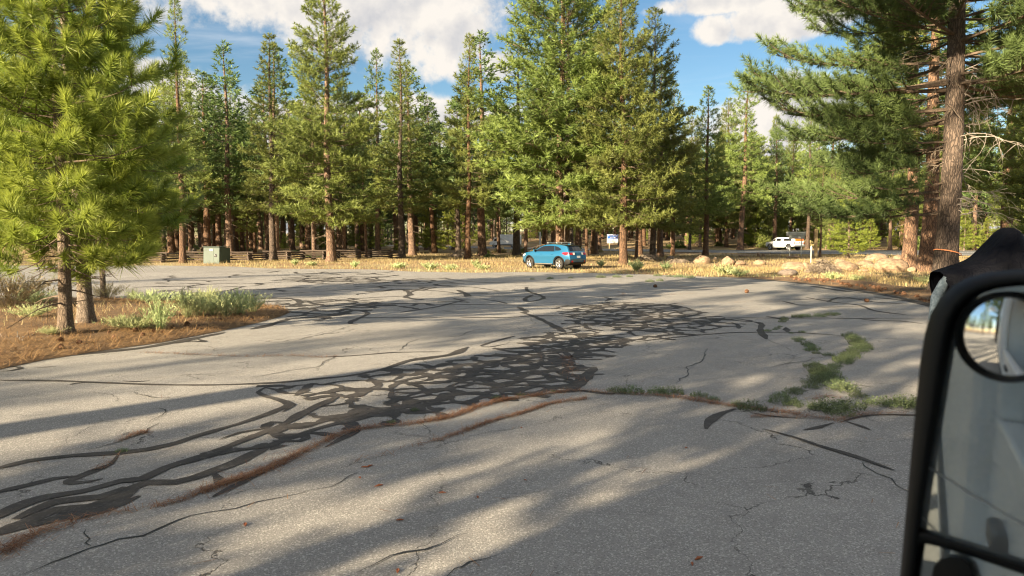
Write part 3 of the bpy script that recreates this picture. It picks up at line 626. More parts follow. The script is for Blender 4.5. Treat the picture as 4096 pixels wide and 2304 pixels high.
def pine(seed, H, r0, cb, Rm, nwh, tmpl, tw=0.28, tsc=1.0, sparse=0.0, mats=('bark', 'needle_mid'), prof=0.85, droop=-14, rise=48, dead=8, nper=(4, 6), gaps=True, lean=0.0, keep=None, inner=.33):
    """returns trunk, limb and crown meshes of one pine, origin at its base"""
    r = random.Random(seed); tr = MB(); lb = MB(); P = []; D = []; S = []; B = []
    lx, ly = r.uniform(-1, 1) * lean, r.uniform(-1, 1) * lean
    def ax(z): return Vector((lx * z / H * H * .04 + .05 * math.sin(z * .5 + seed), ly * z / H * H * .04 + .05 * math.cos(z * .43 + seed), z))
    def rad(z): return r0 * (max(0.0, 1 - z / H) ** .75 + .45 * math.exp(-z / (r0 * 1.6)))
    ns = 22; zz = [-.15] + [H * (i / ns) ** 1.25 for i in range(ns)] + [H * .995]
    tr.tube([ax(z) for z in zz], [max(.012, rad(max(z, 0))) for z in zz], 12)
    z0 = cb * H
    whs = sorted(z0 + (H - z0) * ((i + r.uniform(-.3, .3)) / nwh) for i in range(nwh)); holes = [(r.uniform(0, 6.28), r.uniform(.1, .7), r.uniform(.5, 1.0)) for _ in range(5)] if gaps else []
    for wi, zb in enumerate(whs):
        if zb >= H: continue
        t = max(0.0, (zb - z0) / (H - z0)); a0 = r.uniform(0, 6.28); nb = r.randint(*nper)
        for bi in range(nb):
            phi = a0 + bi * 6.283 / nb + r.uniform(-.4, .4)
            pr = (1 - t) ** prof * min(1.0, .62 + t * 2.4)
            L = Rm * pr * r.choice((r.uniform(.5, .85), r.uniform(.8, 1.2))) + .12 + .13 * (1 - t); tb = r.uniform(0, .5)
            for (ha, ht, hs) in holes:
                if abs((phi - ha + math.pi) % 6.283 - math.pi) < .7 and abs(t - ht) < .07: L *= 1 - .55 * hs
            if keep and not keep(phi, zb, L, r): continue
            if r.random() < sparse: continue
            E = math.radians(droop + (rise - droop) * t ** 1.1 + r.uniform(-9, 9)); base = ax(zb + r.uniform(-.25, .25) * (H - z0) / nwh)
            h = Vector((math.cos(phi), math.sin(phi), 0)); bend = r.uniform(-.12, .12); sd = Vector((-h.y, h.x, 0))
            def bp(s): return base + h * (L * s * math.cos(E)) + sd * (bend * L * s * s) + Vector((0, 0, L * (s * math.sin(E) - .10 * s * s * (1 - t) + .16 * s ** 3)))
            br = max(.012, .009 * L + .008) * r.uniform(.8, 1.15) * (r0 / .28) ** .3
            lb.tube([bp(k / 5) for k in range(6)], [br * (1 - .82 * k / 5) for k in range(6)], 5, False)
            nt = max(2, int(L * (1 - inner) / tw)); side = r.choice((-1, 1))
            for k in range(nt):
                s = inner + (1 - inner) * (k + r.random() * .8) / nt
                if s > 1: continue
                p = bp(s); tang = (bp(min(1, s + .05)) - bp(s - .05)).normalized(); side = -side
                tl = min(1.1, (.22 + .34 * (1 - s)) * L * r.uniform(.55, 1.1) + .12)
                dr = (tang * .75 + sd * side * r.uniform(.45, 1.0) + Vector((0, 0, r.uniform(-.1, .45)))).normalized()
                e = p + dr * tl + Vector((0, 0, .10 * tl))
                if tl > .22: lb.tube([p, (p + e) / 2 + Vector((0, 0, -.03 * tl)), e], [br * .42, br * .32, br * .16], 3, False)
                q = max(1, int(tl / .27 + .5))
                for j in range(q):
                    f = 1 - j * .27 / max(tl, .27) if j else 1.0
                    if f < .15: break
                    P.append(p.lerp(e, f)); D.append(dr * .8 + Vector((0, 0, .55 - .2 * j)) + Vector((r.gauss(0, .25), r.gauss(0, .25), r.gauss(0, .15)))); S.append(tsc * r.uniform(.7, 1.2) * (1 - .38 * t * t)); B.append(tb + r.uniform(-.08, .08))
            P.append(bp(1.0)); D.append(h + Vector((0, 0, .7))); S.append(tsc * r.uniform(.9, 1.2) * (1 - .38 * t * t)); B.append(tb)
    for k in range(4): P.append(ax(H * (.985 + .004 * k))); D.append(Vector((r.gauss(0, .3), r.gauss(0, .3), 1))); S.append(tsc * .6); B.append(.3)
    for k in range(dead):
        zb = r.uniform(.35, 1.05) * z0; phi = r.uniform(0, 6.28); L = r.uniform(.4, 1.5) * (Rm / 3); b = ax(zb); h = Vector((math.cos(phi), math.sin(phi), 0))
        pts = [b + h * L * s + Vector((0, 0, -.22 * L * s * s + r.gauss(0, .03))) for s in (0, .35, .7, 1)]; lb.tube(pts, [.022, .016, .011, .005], 4, False)
        for q in range(3):
            p = pts[1].lerp(pts[3], r.random()); lb.tube([p, p + h * .2 + Vector((r.gauss(0, .2), r.gauss(0, .2), r.uniform(-.3, .05)))], [.008, .004], 3, False)
    V, F, tt = place_tufts([tuple(p) for p in P], [tuple(d) for d in D], S, tmpl, seed, B)
    return (tr.mesh('trunk', M[mats[0]], 60), lb.mesh('limbs', M['limb'], 60), mesh_np('crown', V, F, M[mats[1]], tt))
def tree(name, meshes, label, loc, s=1.0, rz=0.0, group=None, sxy=None):
    rt = root(name, label, 'tree', loc, rz, group); sxy = sxy or s
    rt.scale = (sxy, sxy, s); rt.rotation_euler = (R.gauss(0, .013), R.gauss(0, .013), rz)
    for nm, me in zip(('trunk', 'limbs', 'crown'), meshes): obj(nm, me, rt)
    return rt

VAR = {
 'full1': pine(101, 20, .25, .14, 3.3, 32, T_HERO, .165, 1.35, .03, dead=14, prof=.75, nper=(5, 7)),
 'full2': pine(102, 20, .20, .15, 3.5, 32, T_HERO, .165, 1.35, .03, mats=('bark', 'needle_mid'), prof=.6, dead=14, nper=(5, 7)),
 'full3': pine(113, 20, .19, .13, 2.9, 32, T_HERO, .165, 1.35, .03, mats=('bark_grey', 'needle_mid'), prof=.65, dead=12, nper=(5, 7)),
 'slim1': pine(103, 20, .24, .30, 1.9, 27, T_MID, .24, 1.2, .10, mats=('bark', 'needle_mid'), dead=18, prof=.85),
 'slim2': pine(104, 20, .23, .22, 2.1, 30, T_MID, .22, 1.25, .05, mats=('bark_grey', 'needle_mid'), dead=16, prof=.9),
 'mid2': pine(107, 20, .27, .25, 2.6, 28, T_MID, .21, 1.35, .04, mats=('bark', 'needle_mid'), prof=.85, dead=16, nper=(5, 6)),
 'open1': pine(108, 20, .32, .30, 3.3, 18, T_MID, .23, 1.35, .12, mats=('bark_grey', 'needle_dull'), prof=.5, dead=12, droop=-6, rise=38),
 'young1': pine(109, 12, .17, .07, 2.2, 28, T_MID, .2, 1.2, .0, mats=('bark_young', 'needle_mid'), prof=.9, dead=2, gaps=False),
 'young2': pine(110, 8, .12, .12, 1.6, 20, T_MID, .22, 1.1, .0, mats=('bark_young', 'needle_near'), prof=.8, dead=2, gaps=False),
 'slim3': pine(105, 20, .25, .32, 2.2, 24, T_FAR, .30, 1.6, .08, mats=('bark', 'needle_dull'), prof=.75, dead=10),
 'mid1': pine(106, 20, .28, .28, 2.8, 24, T_FAR, .30, 1.7, .06, mats=('bark', 'needle_dull'), prof=.6, dead=10),
 'far1': pine(114, 20, .25, .24, 2.4, 25, T_FAR, .30, 1.7, .05, mats=('bark', 'needle_dull'), prof=.85, dead=8),
 'far2': pine(115, 20, .23, .34, 2.5, 22, T_FAR, .30, 1.7, .06, mats=('bark_grey', 'needle_mid'), prof=.55, dead=8),
}
for k_, v_ in VAR.items(): print('variant', k_, [len(m.polygons) for m in v_])
VH = {'young1': 12, 'young2': 8}
PLACED = []
def plant(px, by, top, var, label, name='pine_tree', rz=None, wide=1.0, Y=None, H=None, group=None):
    """a pine whose trunk meets the ground at photo point (px, by); its tip reaches the height seen at photo row top"""
    if Y: c = AT(px, 950, Y); g = Vector((c.x, Y, 0))
    else: g = G(px, by)
    g.z = base_z(g.x, g.y)
    if H is None: H = AT(px, top, g.y).z - g.z
    s = H / VH.get(var, 20); PLACED.append((g.x, g.y))
    return tree(name, VAR[var], label, g, s, R.uniform(0, 6.28) if rz is None else rz, group, s * wide)

GF = 'pines of the mid distance'
plant(735, 1056, -15, 'slim1', 'tall slim pine with a sparse crown left of the green cabinet', wide=1.0)
plant(1094, 1046, 138, 'slim2', 'slim pine with pale lit trunk foot just right of the green cabinet', wide=1.4)
plant(1322, 1050, -170, 'full1', 'broad full pine with thick orange trunk behind the rail fence', wide=1.15)
plant(1604, 1031, 158, 'slim2', 'pointed pine with dark trunk at the right end of the rail fence', wide=1.35)
plant(1512, 1016, 205, 'slim3', 'narrow pine whose tip shows left of a taller pointed pine')
plant(1872, 1040, 138, 'mid2', 'pointed pine with bare lit trunk standing alone left of the blue car', wide=.95)
plant(2237, 1053, -420, 'full2', 'tallest broad pine, left of two close orange trunks behind the blue car', wide=1.3)
plant(2266, 1051, -120, 'full3', 'broad pine, right of two close orange trunks behind the blue car', wide=1.35)
plant(2178, 1016, 330, 'mid1', 'pine with orange trunk left of the two close trunks behind the blue car')
plant(2497, 1062, -150, 'full1', 'broad dense pine with flared foot just right of the blue sign', rz=2.2, wide=1.08)
plant(2612, 1036, 40, 'full3', 'dense dark pine, left of two trunks leaning together', rz=.6, wide=1.3)
plant(2642, 1030, 260, 'mid2', 'dense dark pine, right of two trunks leaning together', wide=1.2)
plant(2822, 1026, 345, 'mid2', 'dark trunked open pine beside the highway with long level limbs', wide=1.25)
plant(2964, 0, 272, 'mid2', 'tall orange trunked pine across the highway left of the white truck', Y=112, wide=1.2, rz=2)
plant(3095, 0, 465, 'young1', 'bright conical pine across the highway behind the white truck', Y=122, wide=.72)
plant(3232, 0, 355, 'slim2', 'tall thin pine across the highway right of the white truck', Y=116, wide=1.1)
plant(3392, 1036, 770, 'young2', 'small pine with slim lit trunk between the boulders and the highway', wide=1.35)
plant(1742, 1012, 478, 'mid1', 'short dark pine in the gap between two lit pointed pines')
plant(835, 1008, 372, 'mid1', 'dark shaded pine, middle trunk of three behind the green cabinet', wide=1.0)
plant(858, 1006, 470, 'slim3', 'dark shaded pine, right trunk of three behind the green cabinet')
plant(812, 1010, 520, 'mid2', 'dark shaded pine, left trunk of three behind the green cabinet')
plant(935, 1018, 288, 'slim2', 'slim pointed pine standing behind and right of the green cabinet')
plant(990, 1022, 640, 'mid2', 'stout pine between the cabinet and the broad orange trunk')
plant(1018, 1020, 420, 'slim3', 'pine trunk close right of a stout trunk past the cabinet')
plant(1255, 1040, 460, 'mid1', 'dark trunk close left of the broad orange pine', wide=.9)
plant(1375, 1020, 380, 'mid1', 'dark trunk just right of the broad orange pine', wide=.95)
plant(1465, 1036, 560, 'slim3', 'pine trunk in front of the rail fence near its right end')
plant(1995, 1014, 420, 'mid2', 'dark trunk in the gap left of the far white box truck', wide=.9)
plant(2102, 1030, 560, 'slim1', 'dark thick trunk at the nose of the blue car', wide=1.3)
plant(2310, 1022, 300, 'mid1', 'shaded trunk right behind the tail of the blue car')
plant(2345, 1030, 480, 'mid2', 'orange brown trunk at the tail of the blue car', wide=.9)
plant(2545, 1042, 420, 'mid2', 'pale lit trunk next to the flared pine foot', wide=.8)
plant(2690, 1024, 330, 'slim3', 'thin black trunk right of the two leaning trunks')
plant(3160, 0, 560, 'slim1', 'thin orange trunk directly above the road sign backs', Y=128)
plant(3282, 0, 640, 'slim1', 'thin pale trunk right of the wooden post', Y=72)
plant(2880, 0, 520, 'mid2', 'pine across the highway left of the tall orange trunked one', Y=128)
plant(3330, 0, 640, 'young1', 'bushy bright pine across the highway above the wooden post', Y=110, wide=.9)
plant(3450, 0, 560, 'mid2', 'pine across the highway above the pale boulders', Y=118)
plant(2760, 0, 430, 'full3', 'full pine across the highway just right of the dense dark pair', Y=114, wide=1.15)
plant(2905, 0, 400, 'full1', 'full pine across the highway touching the tall orange trunked one', Y=124, wide=1.05)
plant(3030, 0, 560, 'full3', 'full pine across the highway between tall orange trunk and bright cone', Y=130, wide=1.2)
plant(3165, 0, 500, 'full1', 'full pine across the highway behind the road sign backs', Y=136, wide=1.0)
# right-hand group by the lot edge
plant(3636, 1077, -900, 'slim3', 'thick dark trunk, left of three by the boulders', name='pine_tree', wide=1.4, H=24)
plant(3702, 1092, -900, 'slim1', 'thick mottled trunk, middle of three by the boulders', wide=1.55, H=23)
plant(4015, 1062, -900, 'mid2', 'reddish trunk beyond the black covered vehicle', H=22, wide=1.4)
plant(4150, 1078, 0, 'full3', 'pine at the frame edge beyond the black covered vehicle', H=17)
plant(3900, 0, 0, 'mid1', 'distant pine across the highway right of the strapped trunk', Y=108, H=24)
plant(4060, 0, 0, 'full3', 'distant full pine across the highway behind the covered vehicle', Y=104, H=22)
plant(3760, 0, 0, 'full2', 'distant full pine across the highway behind the strapped trunk', Y=112, H=24)
plant(3560, 0, 0, 'mid2', 'distant pine across the highway behind the pale round boulder', Y=110, H=20)
plant(4250, 0, 0, 'full1', 'distant broad pine across the highway at the frame edge', Y=98, H=22)
for px, Y, H, lb in ((3480, 114, 5, 'low bushy pine across the highway left of the thick dark trunk'), (3600, 112, 6, 'low bushy pine across the highway behind the thick dark trunk'),
                 (3860, 106, 6, 'low bushy pine across the highway seen just right of the strapped trunk'), (3950, 104, 5, 'low bushy pine across the highway left of the reddish trunk'), (3020, 124, 6, 'low bushy pine across the highway in front of the tall orange trunk')):
    plant(px, 0, 0, 'young2', lb, Y=Y, H=H, wide=1.3)

# forest: individual pines of the background
rf = random.Random(31); keys = ['slim3', 'mid1', 'far1', 'far2']
LBL = {'far': 'pine among the closed forest behind the rail fence', 'road': 'pine among the forest on the far side of the highway'}
count = {'far': 0, 'road': 0}
def roadside(x, y): return inside(ROAD, np.array([x]), np.array([y]))[0] or edge_dist(ROAD, np.array([x]), np.array([y]))[0] < 4.5
TRK = G(3136, 1002.6); SGN = G(2450, 997.5)
tries = 0
while sum(count.values()) < 290 and tries < 40000:
    tries += 1; Y = 62 + 128 * rf.random() ** .85; px = rf.uniform(-150, 4300); x = (px - 2048) / FPX * Y
    if px > 2650 and Y < 105: continue
    if 1880 < px < 2200 and Y < 170 and rf.random() < .8: continue
    if 2400 < px < 2500 and Y < 118: continue
    if 2900 < px < 3300 and Y < 108: continue
    if roadside(x, Y): continue
    dx_, dy_ = TRK[0] - x, TRK[1] - Y; al = dx_ * .719 + dy_ * .695
    if 0 < al < 75 and abs(dx_ * .695 - dy_ * .719) < 4.5: continue
    dx_, dy_ = SGN[0] - x, SGN[1] - Y; al = dx_ * .719 + dy_ * .695
    if 0 < al < 60 and abs(dx_ * .695 - dy_ * .719) < 3.5: continue
    md = 2.6 + Y * .012
    if any((x - a) ** 2 + (Y - b) ** 2 < md * md for a, b in PLACED): continue
    k = 'road' if px > 2500 and Y > 100 else 'far'
    H = rf.uniform(16, 22.5)
    PLACED.append((x, Y)); count[k] += 1; v_ = rf.choice(keys)
    tree('forest_pine', VAR[v_], LBL[k], (x, Y, gz(x, Y)), H / 20, rf.uniform(0, 6.28), 'pines of the background forest' if k == 'far' else 'pines beyond the highway', H / 20 * rf.uniform(1.25, 1.6))
ur = random.Random(77); nu = 0
while nu < 60:
    Y = ur.uniform(84, 175); px = ur.uniform(500, 4200); x = (px - 2048) / FPX * Y
    if roadside(x, Y) or (px > 2650 and Y < 108) or (1900 < px < 2480 and Y < 150): continue
    nu += 1; H = ur.uniform(2.5, 7); s_ = H / 8
    tree('sapling_pine', VAR['young2'], 'small bushy pine growing under the tall forest trunks', (x, Y, gz(x, Y)), s_, ur.uniform(0, 6.28), 'saplings under the forest', s_ * ur.uniform(1.0, 1.5))
# far wood: one mass closing the gaps between the trunks
def far_wood():
    r = np.random.default_rng(5); n = 520; P = []; S = []; tb = MB()
    Y = r.uniform(185, 300, n); px = r.uniform(-500, 4600, n); X = (px - 2048) / FPX * Y; H = r.uniform(17, 25, n)
    gh = ground_h(X, Y)
    for i in range(n):
        m = 120; t = r.random(m) ** .9; rad = 3.0 * (1 - t) ** .7 * np.sqrt(r.random(m)) + .2; a = r.uniform(0, 6.28, m)
        P.append(np.stack([X[i] + rad * np.cos(a), Y[i] + rad * np.sin(a), gh[i] + H[i] * t * np.where(t < .1, .4, 1)], 1)); tb.tube([(X[i], Y[i], gh[i] - .3), (X[i], Y[i], gh[i] + H[i] * .8)], [.3, .12], 4, False)
    P = np.concatenate(P); D = r.normal(0, 1, P.shape) + np.array([0, 0, .6])
    V, F, tt = place_tufts(P, D, r.uniform(3.4, 5.0, len(P)), [tuft_template(8, .26, .16, .3, .06, 25, 85, 77 + i) for i in range(3)], 5)
    return tb.mesh('trunks', M['bark_grey']), mesh_np('crowns', V, F, M['needle_dull'], tt)
a, b = far_wood()
fw = tag(obj('far_wood', b), 'far dark mass of pine wood closing the background', 'forest', kind='stuff'); obj('trunks', a, fw)
# shrubs of the forest edge across the highway come with the plants below

# ---- the near young pines on the island
def near_pine(seed, px, by, H, Rm, cb, r0, label, nwh, tw=.24, tsc=1.0, tm=T_NEAR, m=('bark_young', 'needle_near'), **kw):
    g = G(px, by); g.z = base_z(g.x, g.y); PLACED.append((g.x, g.y))
    return tree('young_pine', pine(seed, H, r0, cb, Rm, nwh, tm, tw, tsc, .03, mats=m, dead=10, **kw), label, g, 1.0, 0)
near_pine(201, 258, 1366, 8.6, 1.8, .2, .125, 'nearest young pine, pale scaly trunk and bright needles, on the island', 23, tw=.27, tsc=1.35, droop=-22, rise=55, prof=.55, nper=(5, 7), inner=.3)
near_pine(202, 335, 1322, 10.5, 1.9, .2, .15, 'young pine with thicker dark trunk right behind the nearest one', 23, tw=.3, tsc=1.35, droop=-20, rise=52, prof=.55, nper=(5, 6), inner=.3)
near_pine(203, 412, 1206, 9.8, 2.6, .17, .085, 'young pine with thin grey stem at the back edge of the island', 24, tw=.26, tsc=1.2, tm=T_RIGHT, m=('bark_young', 'needle_dull'), droop=-18, prof=.5)

# ---- the big pine by the right-hand edge, with long shaded limbs on its left and dead twigs
def keep_right(phi, z, L, r):
    c = math.cos(phi)                                    # -1 = to the left in the photo
    if abs((phi - 4.17 + math.pi) % 6.283 - math.pi) < .62 and z < 8.8: return r.random() < .08
    if z < 5.0: return c < -.55 and r.random() < .9
    if c > .2 and z < 7.2: return False
    return r.random() < (.97 if c < 0 or z > 7.3 else .6)
gR = G(3782, 1166); gR.z = base_z(gR.x, gR.y); PLACED.append((gR.x, gR.y))
bigm = pine(301, 25, .40, .12, 7.2, 36, T_RIGHT, .17, 1.5, .0, mats=('bark_grey', 'needle_dull'), prof=.75, droop=-10, rise=40, dead=0, nper=(6, 8), inner=.22, keep=keep_right, gaps=False)
bigp = tree('pine_tree', bigm, 'big pine with orange strap round its trunk and long dark limbs', gR, 1.0, 0); bigp.rotation_euler = (0, 0, 0)
def dead_twigs(seed, n, z0, z1, ph0, ph1, Lr):
    r = random.Random(seed); mb = MB()
    def wander(p, d, L, rad, depth):
        pts = [p]; k = max(3, int(L / .14)); 
        for i in range(k):
            d = (d + Vector((r.gauss(0, .22), r.gauss(0, .22), r.gauss(-.07, .2)))).normalized(); p = p + d * L / k; pts.append(p)
        mb.tube(pts, [rad * (1 - .75 * i / k) for i in range(k + 1)], 4 if depth else 5, False)
        if depth < 2:
            for _ in range(r.randint(3, 6) if depth == 0 else r.randint(1, 3)):
                i = r.randint(1, len(pts) - 2); wander(pts[i], (d + Vector((r.gauss(0, .7), r.gauss(0, .7), r.uniform(-.9, .1)))).normalized(), L * r.uniform(.3, .6), rad * .5, depth + 1)
    for _ in range(n):
        z = r.uniform(z0, z1); a = r.uniform(ph0, ph1); h = Vector((math.cos(a), math.sin(a), 0)); wander(Vector((0, 0, z)) + h * .25, (h + Vector((0, 0, r.uniform(-.25, .25)))).normalized(), r.uniform(*Lr), r.uniform(.014, .03), 0)
    return mb
obj('dead_branches', dead_twigs(5, 26, 2.6, 8.0, -1.3, .6, (1.0, 2.2)).mesh('dead_branches', M['dead'], 60), bigp)
obj('dead_branches', dead_twigs(6, 14, 4.2, 8.5, 2.6, 4.6, (.8, 1.8)).mesh('dead_branches', M['twig'], 60), bigp)
zs = AT(3782, 1010, gR.y).z - gR.z
mb = MB(); pts = [(.46 * math.cos(a), .46 * math.sin(a), zs - .12 * math.cos(a - .3)) for a in np.linspace(0, 2 * math.pi, 25)]
for a, b in ((-.02, .02),): mb.add([(x, y, z + a) for x, y, z in pts] + [(x, y, z + b) for x, y, z in pts], [(i, i + 1, i + 26, i + 25) for i in range(24)])
tag(obj('strap', mb.mesh('strap', M['strap']), bigp), 'orange strap tied round the trunk')

# ---- pines behind and beside the camera: they cast the long shadows on the lot
SHADE = ((4.0, -14.4, 21, 'far2'), (6.6, -13.5, 13, 'open1'), (3.2, -9.5, 9, 'open1'), (8.9, -18, 27, 'open1'), (7, -38, 26, 'slim1'), (11.3, -42, 23, 'slim1'), (-3, -10, 20, 'slim2'), (-8, -4, 19, 'slim3'), (-14, 2, 20, 'mid1'),
         (24.3, -30, 19, 'far2'), (25.3, -42, 20, 'slim2'), (36, -48, 17, 'slim3'), (60, -66, 18, 'slim3'))
for i, (q, x, H, v_) in enumerate(SHADE):
    y = (q + .695 * x) / .719
    tree('pine_tree', VAR[v_], 'pine behind the camera that throws its shadow over the lot', (x, y, base_z(x, y)), H / VH.get(v_, 20), i * 1.3, 'pines behind the camera')

rw_ = random.Random(15)
for i in range(16):
    x, y = -72 - rw_.random() * 40, -46 + i * 4.6 + rw_.uniform(-1.5, 1.5); H = rw_.uniform(15, 22)
    tree('pine_tree', VAR[rw_.choice(('mid1', 'far1', 'far2', 'slim3'))], 'pine beyond the left end of the lot, seen only in the round mirror', (x, y, base_z(x, y)), H / 20, rw_.uniform(0, 6), 'pines behind the camera', H / 20 * 1.25)
# ------------------------------------------------------------------ vehicles
def arc(cx, cz, r, a0, a1, n=10): return [(cx + r * math.cos(math.radians(a0 + (a1 - a0) * i / n)), cz + r * math.sin(math.radians(a0 + (a1 - a0) * i / n))) for i in range(n + 1)]
def side_sheet(poly, W, off=0.0, grid=0.11, sgn=1):
    """polygon in the (x, z) side plane, wrapped onto the body side y = W(x, z)"""
    xs_ = [p[0] for p in poly]; zs_ = [p[1] for p in poly]
    X, Z = np.meshgrid(np.arange(min(xs_), max(xs_), grid), np.arange(min(zs_), max(zs_), grid)); X = X.ravel() + .013; Z = Z.ravel() + .011
    k = inside(poly, X, Z) & (edge_dist(poly, X, Z) > grid * .35)
    v, f = fill(poly, 0, list(zip(X[k], Z[k])))
    vs = [(x, sgn * (W(x, z) + off), z) for x, z, _ in v]
    fs = []
    for t in f:
        a, b, c = (Vector(vs[i]) for i in t); nrm = (b - a).cross(c - a)
        fs.append(t if nrm.y * sgn > 0 else t[::-1])
    return vs, fs
def shell(mb, outline, W, bulge=0.04, nseg=8):
    for s in (1, -1): mb.add(*side_sheet(outline, W, 0, .11, s))
    n = len(outline); us = [-1 + 2 * i / nseg for i in range(nseg + 1)]
    cx = sum(p[0] for p in outline) / n; cz = sum(p[1] for p in outline) / n
    for i in range(n):
        (x0, z0), (x1, z1) = outline[i], outline[(i + 1) % n]; rows = []
        for (x, z) in ((x0, z0), (x1, z1)):
            w_ = W(x, z); d = Vector((x - cx, (z - cz) * 2.2)); d = d.normalized() if d.length else d
            b = bulge if z > .5 else 0
            rows.append([(x + d.x * b * (1 - u * u), u * w_, z + d.y * b * (1 - u * u)) for u in us])
        mb.add(rows[0] + rows[1], [(j, j + 1, nseg + 2 + j, nseg + 1 + j) for j in range(nseg)])
def cross_patch(p0, p1, W, u0, u1, bulge, ctr, off=0.008, n=6):
    """patch lying across the body between two outline points (windscreen, rear window, plate area)"""
    vs = []
    for k in range(4):
        t = k / 3; x = p0[0] + (p1[0] - p0[0]) * t; z = p0[1] + (p1[1] - p0[1]) * t
        d = Vector((x - ctr[0], (z - ctr[1]) * 2.2)).normalized(); w_ = W(x, z)
        for j in range(n + 1):
            u = u0 + (u1 - u0) * j / n; b = bulge * (1 - u * u) + off
            vs.append((x + d.x * b, u * w_, z + d.y * b))
    return vs, [(k * (n + 1) + j, k * (n + 1) + j + 1, (k + 1) * (n + 1) + j + 1, (k + 1) * (n + 1) + j) for k in range(3) for j in range(n)]
def band(cx, cz, r0, r1, a0, a1, W, off, sgn, n=14):
    vs = []
    for i in range(n + 1):
        a = math.radians(a0 + (a1 - a0) * i / n)
        for r, o in ((r0, off * .2), (r0 * .35 + r1 * .65, off), (r1, .002)):
            x, z = cx + r * math.cos(a), cz + r * math.sin(a); vs.append((x, sgn * (W(x, z) + o), z))
    fs = [(i * 3 + j, i * 3 + j + 1, i * 3 + j + 4, i * 3 + j + 3) for i in range(n) for j in range(2)]
    return vs, fs
def wheel(parent, x, y, r, wd, sgn, spokes=5, big=False):
    t = MB(); t.lathe([(r * .62, -wd / 2), (r * .9, -wd / 2), (r, -wd * .36), (r, wd * .36), (r * .9, wd / 2), (r * .62, wd / 2)], 28, 'Y')
    wo = obj('wheel', t.mesh('tyre', M['rubber'], 35), parent, (x, y, r))
    d = MB(); s = sgn * wd * .40
    d.lathe([(r * .68, s), (r * .60, s * .75), (r * .22, s * .72), (0.01, s * .72)], 24, 'Y'); obj('rim', d.mesh('rim', M['black'], 40), wo)
    sp = MB()
    for k in range(spokes):
        a = 2 * math.pi * k / spokes + .3
        for da in (-.2, .2):
            p0 = Vector((math.cos(a) * r * .16, s * .8, math.sin(a) * r * .16)); p1 = Vector((math.cos(a + da) * r * .62, s * .92, math.sin(a + da) * r * .62)); sp.tube([p0, p1], [r * .035, r * .055], 5)
    sp.lathe([(r * .66, s * .98), (r * .61, s * 1.03), (r * .58, s * .95)], 28, 'Y'); sp.lathe([(r * .16, s * .75), (r * .13, s * .95), (0.005, s * .95)], 10, 'Y')
    obj('spokes', sp.mesh('spokes', M['alloy'], 40), wo)
    return wo
def panel(parent, name, vs, fs, m, thick=0.0, smooth=40):
    mb = MB(); mb.add(vs, fs); return obj(name, mb.mesh(name, m, smooth), parent)

# ---- blue hatchback crossover
CX, CZ = -.05, .85
OUT = ([(2.02, .26), (2.17, .38), (2.21, .58), (2.18, .74), (2.08, .87), (1.86, .965), (1.45, 1.03), (1.0, 1.085), (.88, 1.11), (.5, 1.31), (.18, 1.455), (-.1, 1.515), (-.6, 1.54), (-1.2, 1.515), (-1.62, 1.465), (-1.80, 1.44), (-1.88, 1.40),
        (-2.04, 1.16), (-2.12, 1.02), (-2.17, .86), (-2.22, .66), (-2.2, .44), (-2.1, .34), (-1.84, .30)] + arc(-1.37, .36, .415, -8, 188, 14)[0:0] + [(-1.37 + .43 * math.cos(math.radians(a)), .34 + .43 * math.sin(math.radians(a))) for a in range(190, -11, -15)][0:0])
REAR_ARCH = [(-1.37 + .42 * math.cos(math.radians(a)), .34 + .42 * math.sin(math.radians(a))) for a in range(186, -12, -14)]
FRONT_ARCH = [(1.30 + .42 * math.cos(math.radians(a)), .34 + .42 * math.sin(math.radians(a))) for a in range(192, -8, -14)]
OUT = OUT + REAR_ARCH + [(-.9, .24), (0, .23), (.84, .24)] + FRONT_ARCH
OUT = OUT[::-1]
def WC(x, z):
    w_ = .895
    if x > 1.0: w_ -= .26 * ((x - 1.0) / 1.2) ** 2.2
    if x < -1.25: w_ -= .17 * ((-1.25 - x) / .95) ** 2
    if z > .98: w_ -= .40 * (z - .98) + .12 * max(0, z - 1.4)
    if z < .5: w_ -= .16 * (.5 - z)
    return w_ + .022 * math.exp(-((z - .80) / .10) ** 2) - .02 * math.exp(-((z - .55) / .12) ** 2) * (1 if abs(x) < .9 else .3)
cpos = G(2212, 1074.5); hd = Vector((-.66, .75)); car = root('parked_car', 'bright blue hatchback crossover parked at the far edge of the lot', 'car', (cpos.x, cpos.y, .03), math.atan2(hd.y, hd.x))
mb = MB(); shell(mb, OUT, WC, .05); obj('body', mb.mesh('body', M['blue'], 32), car)
mb = MB(); mb.box((0, 0, .34), (3.6, 1.3, .22)); obj('underbody', mb.mesh('underbody', M['black']), car)
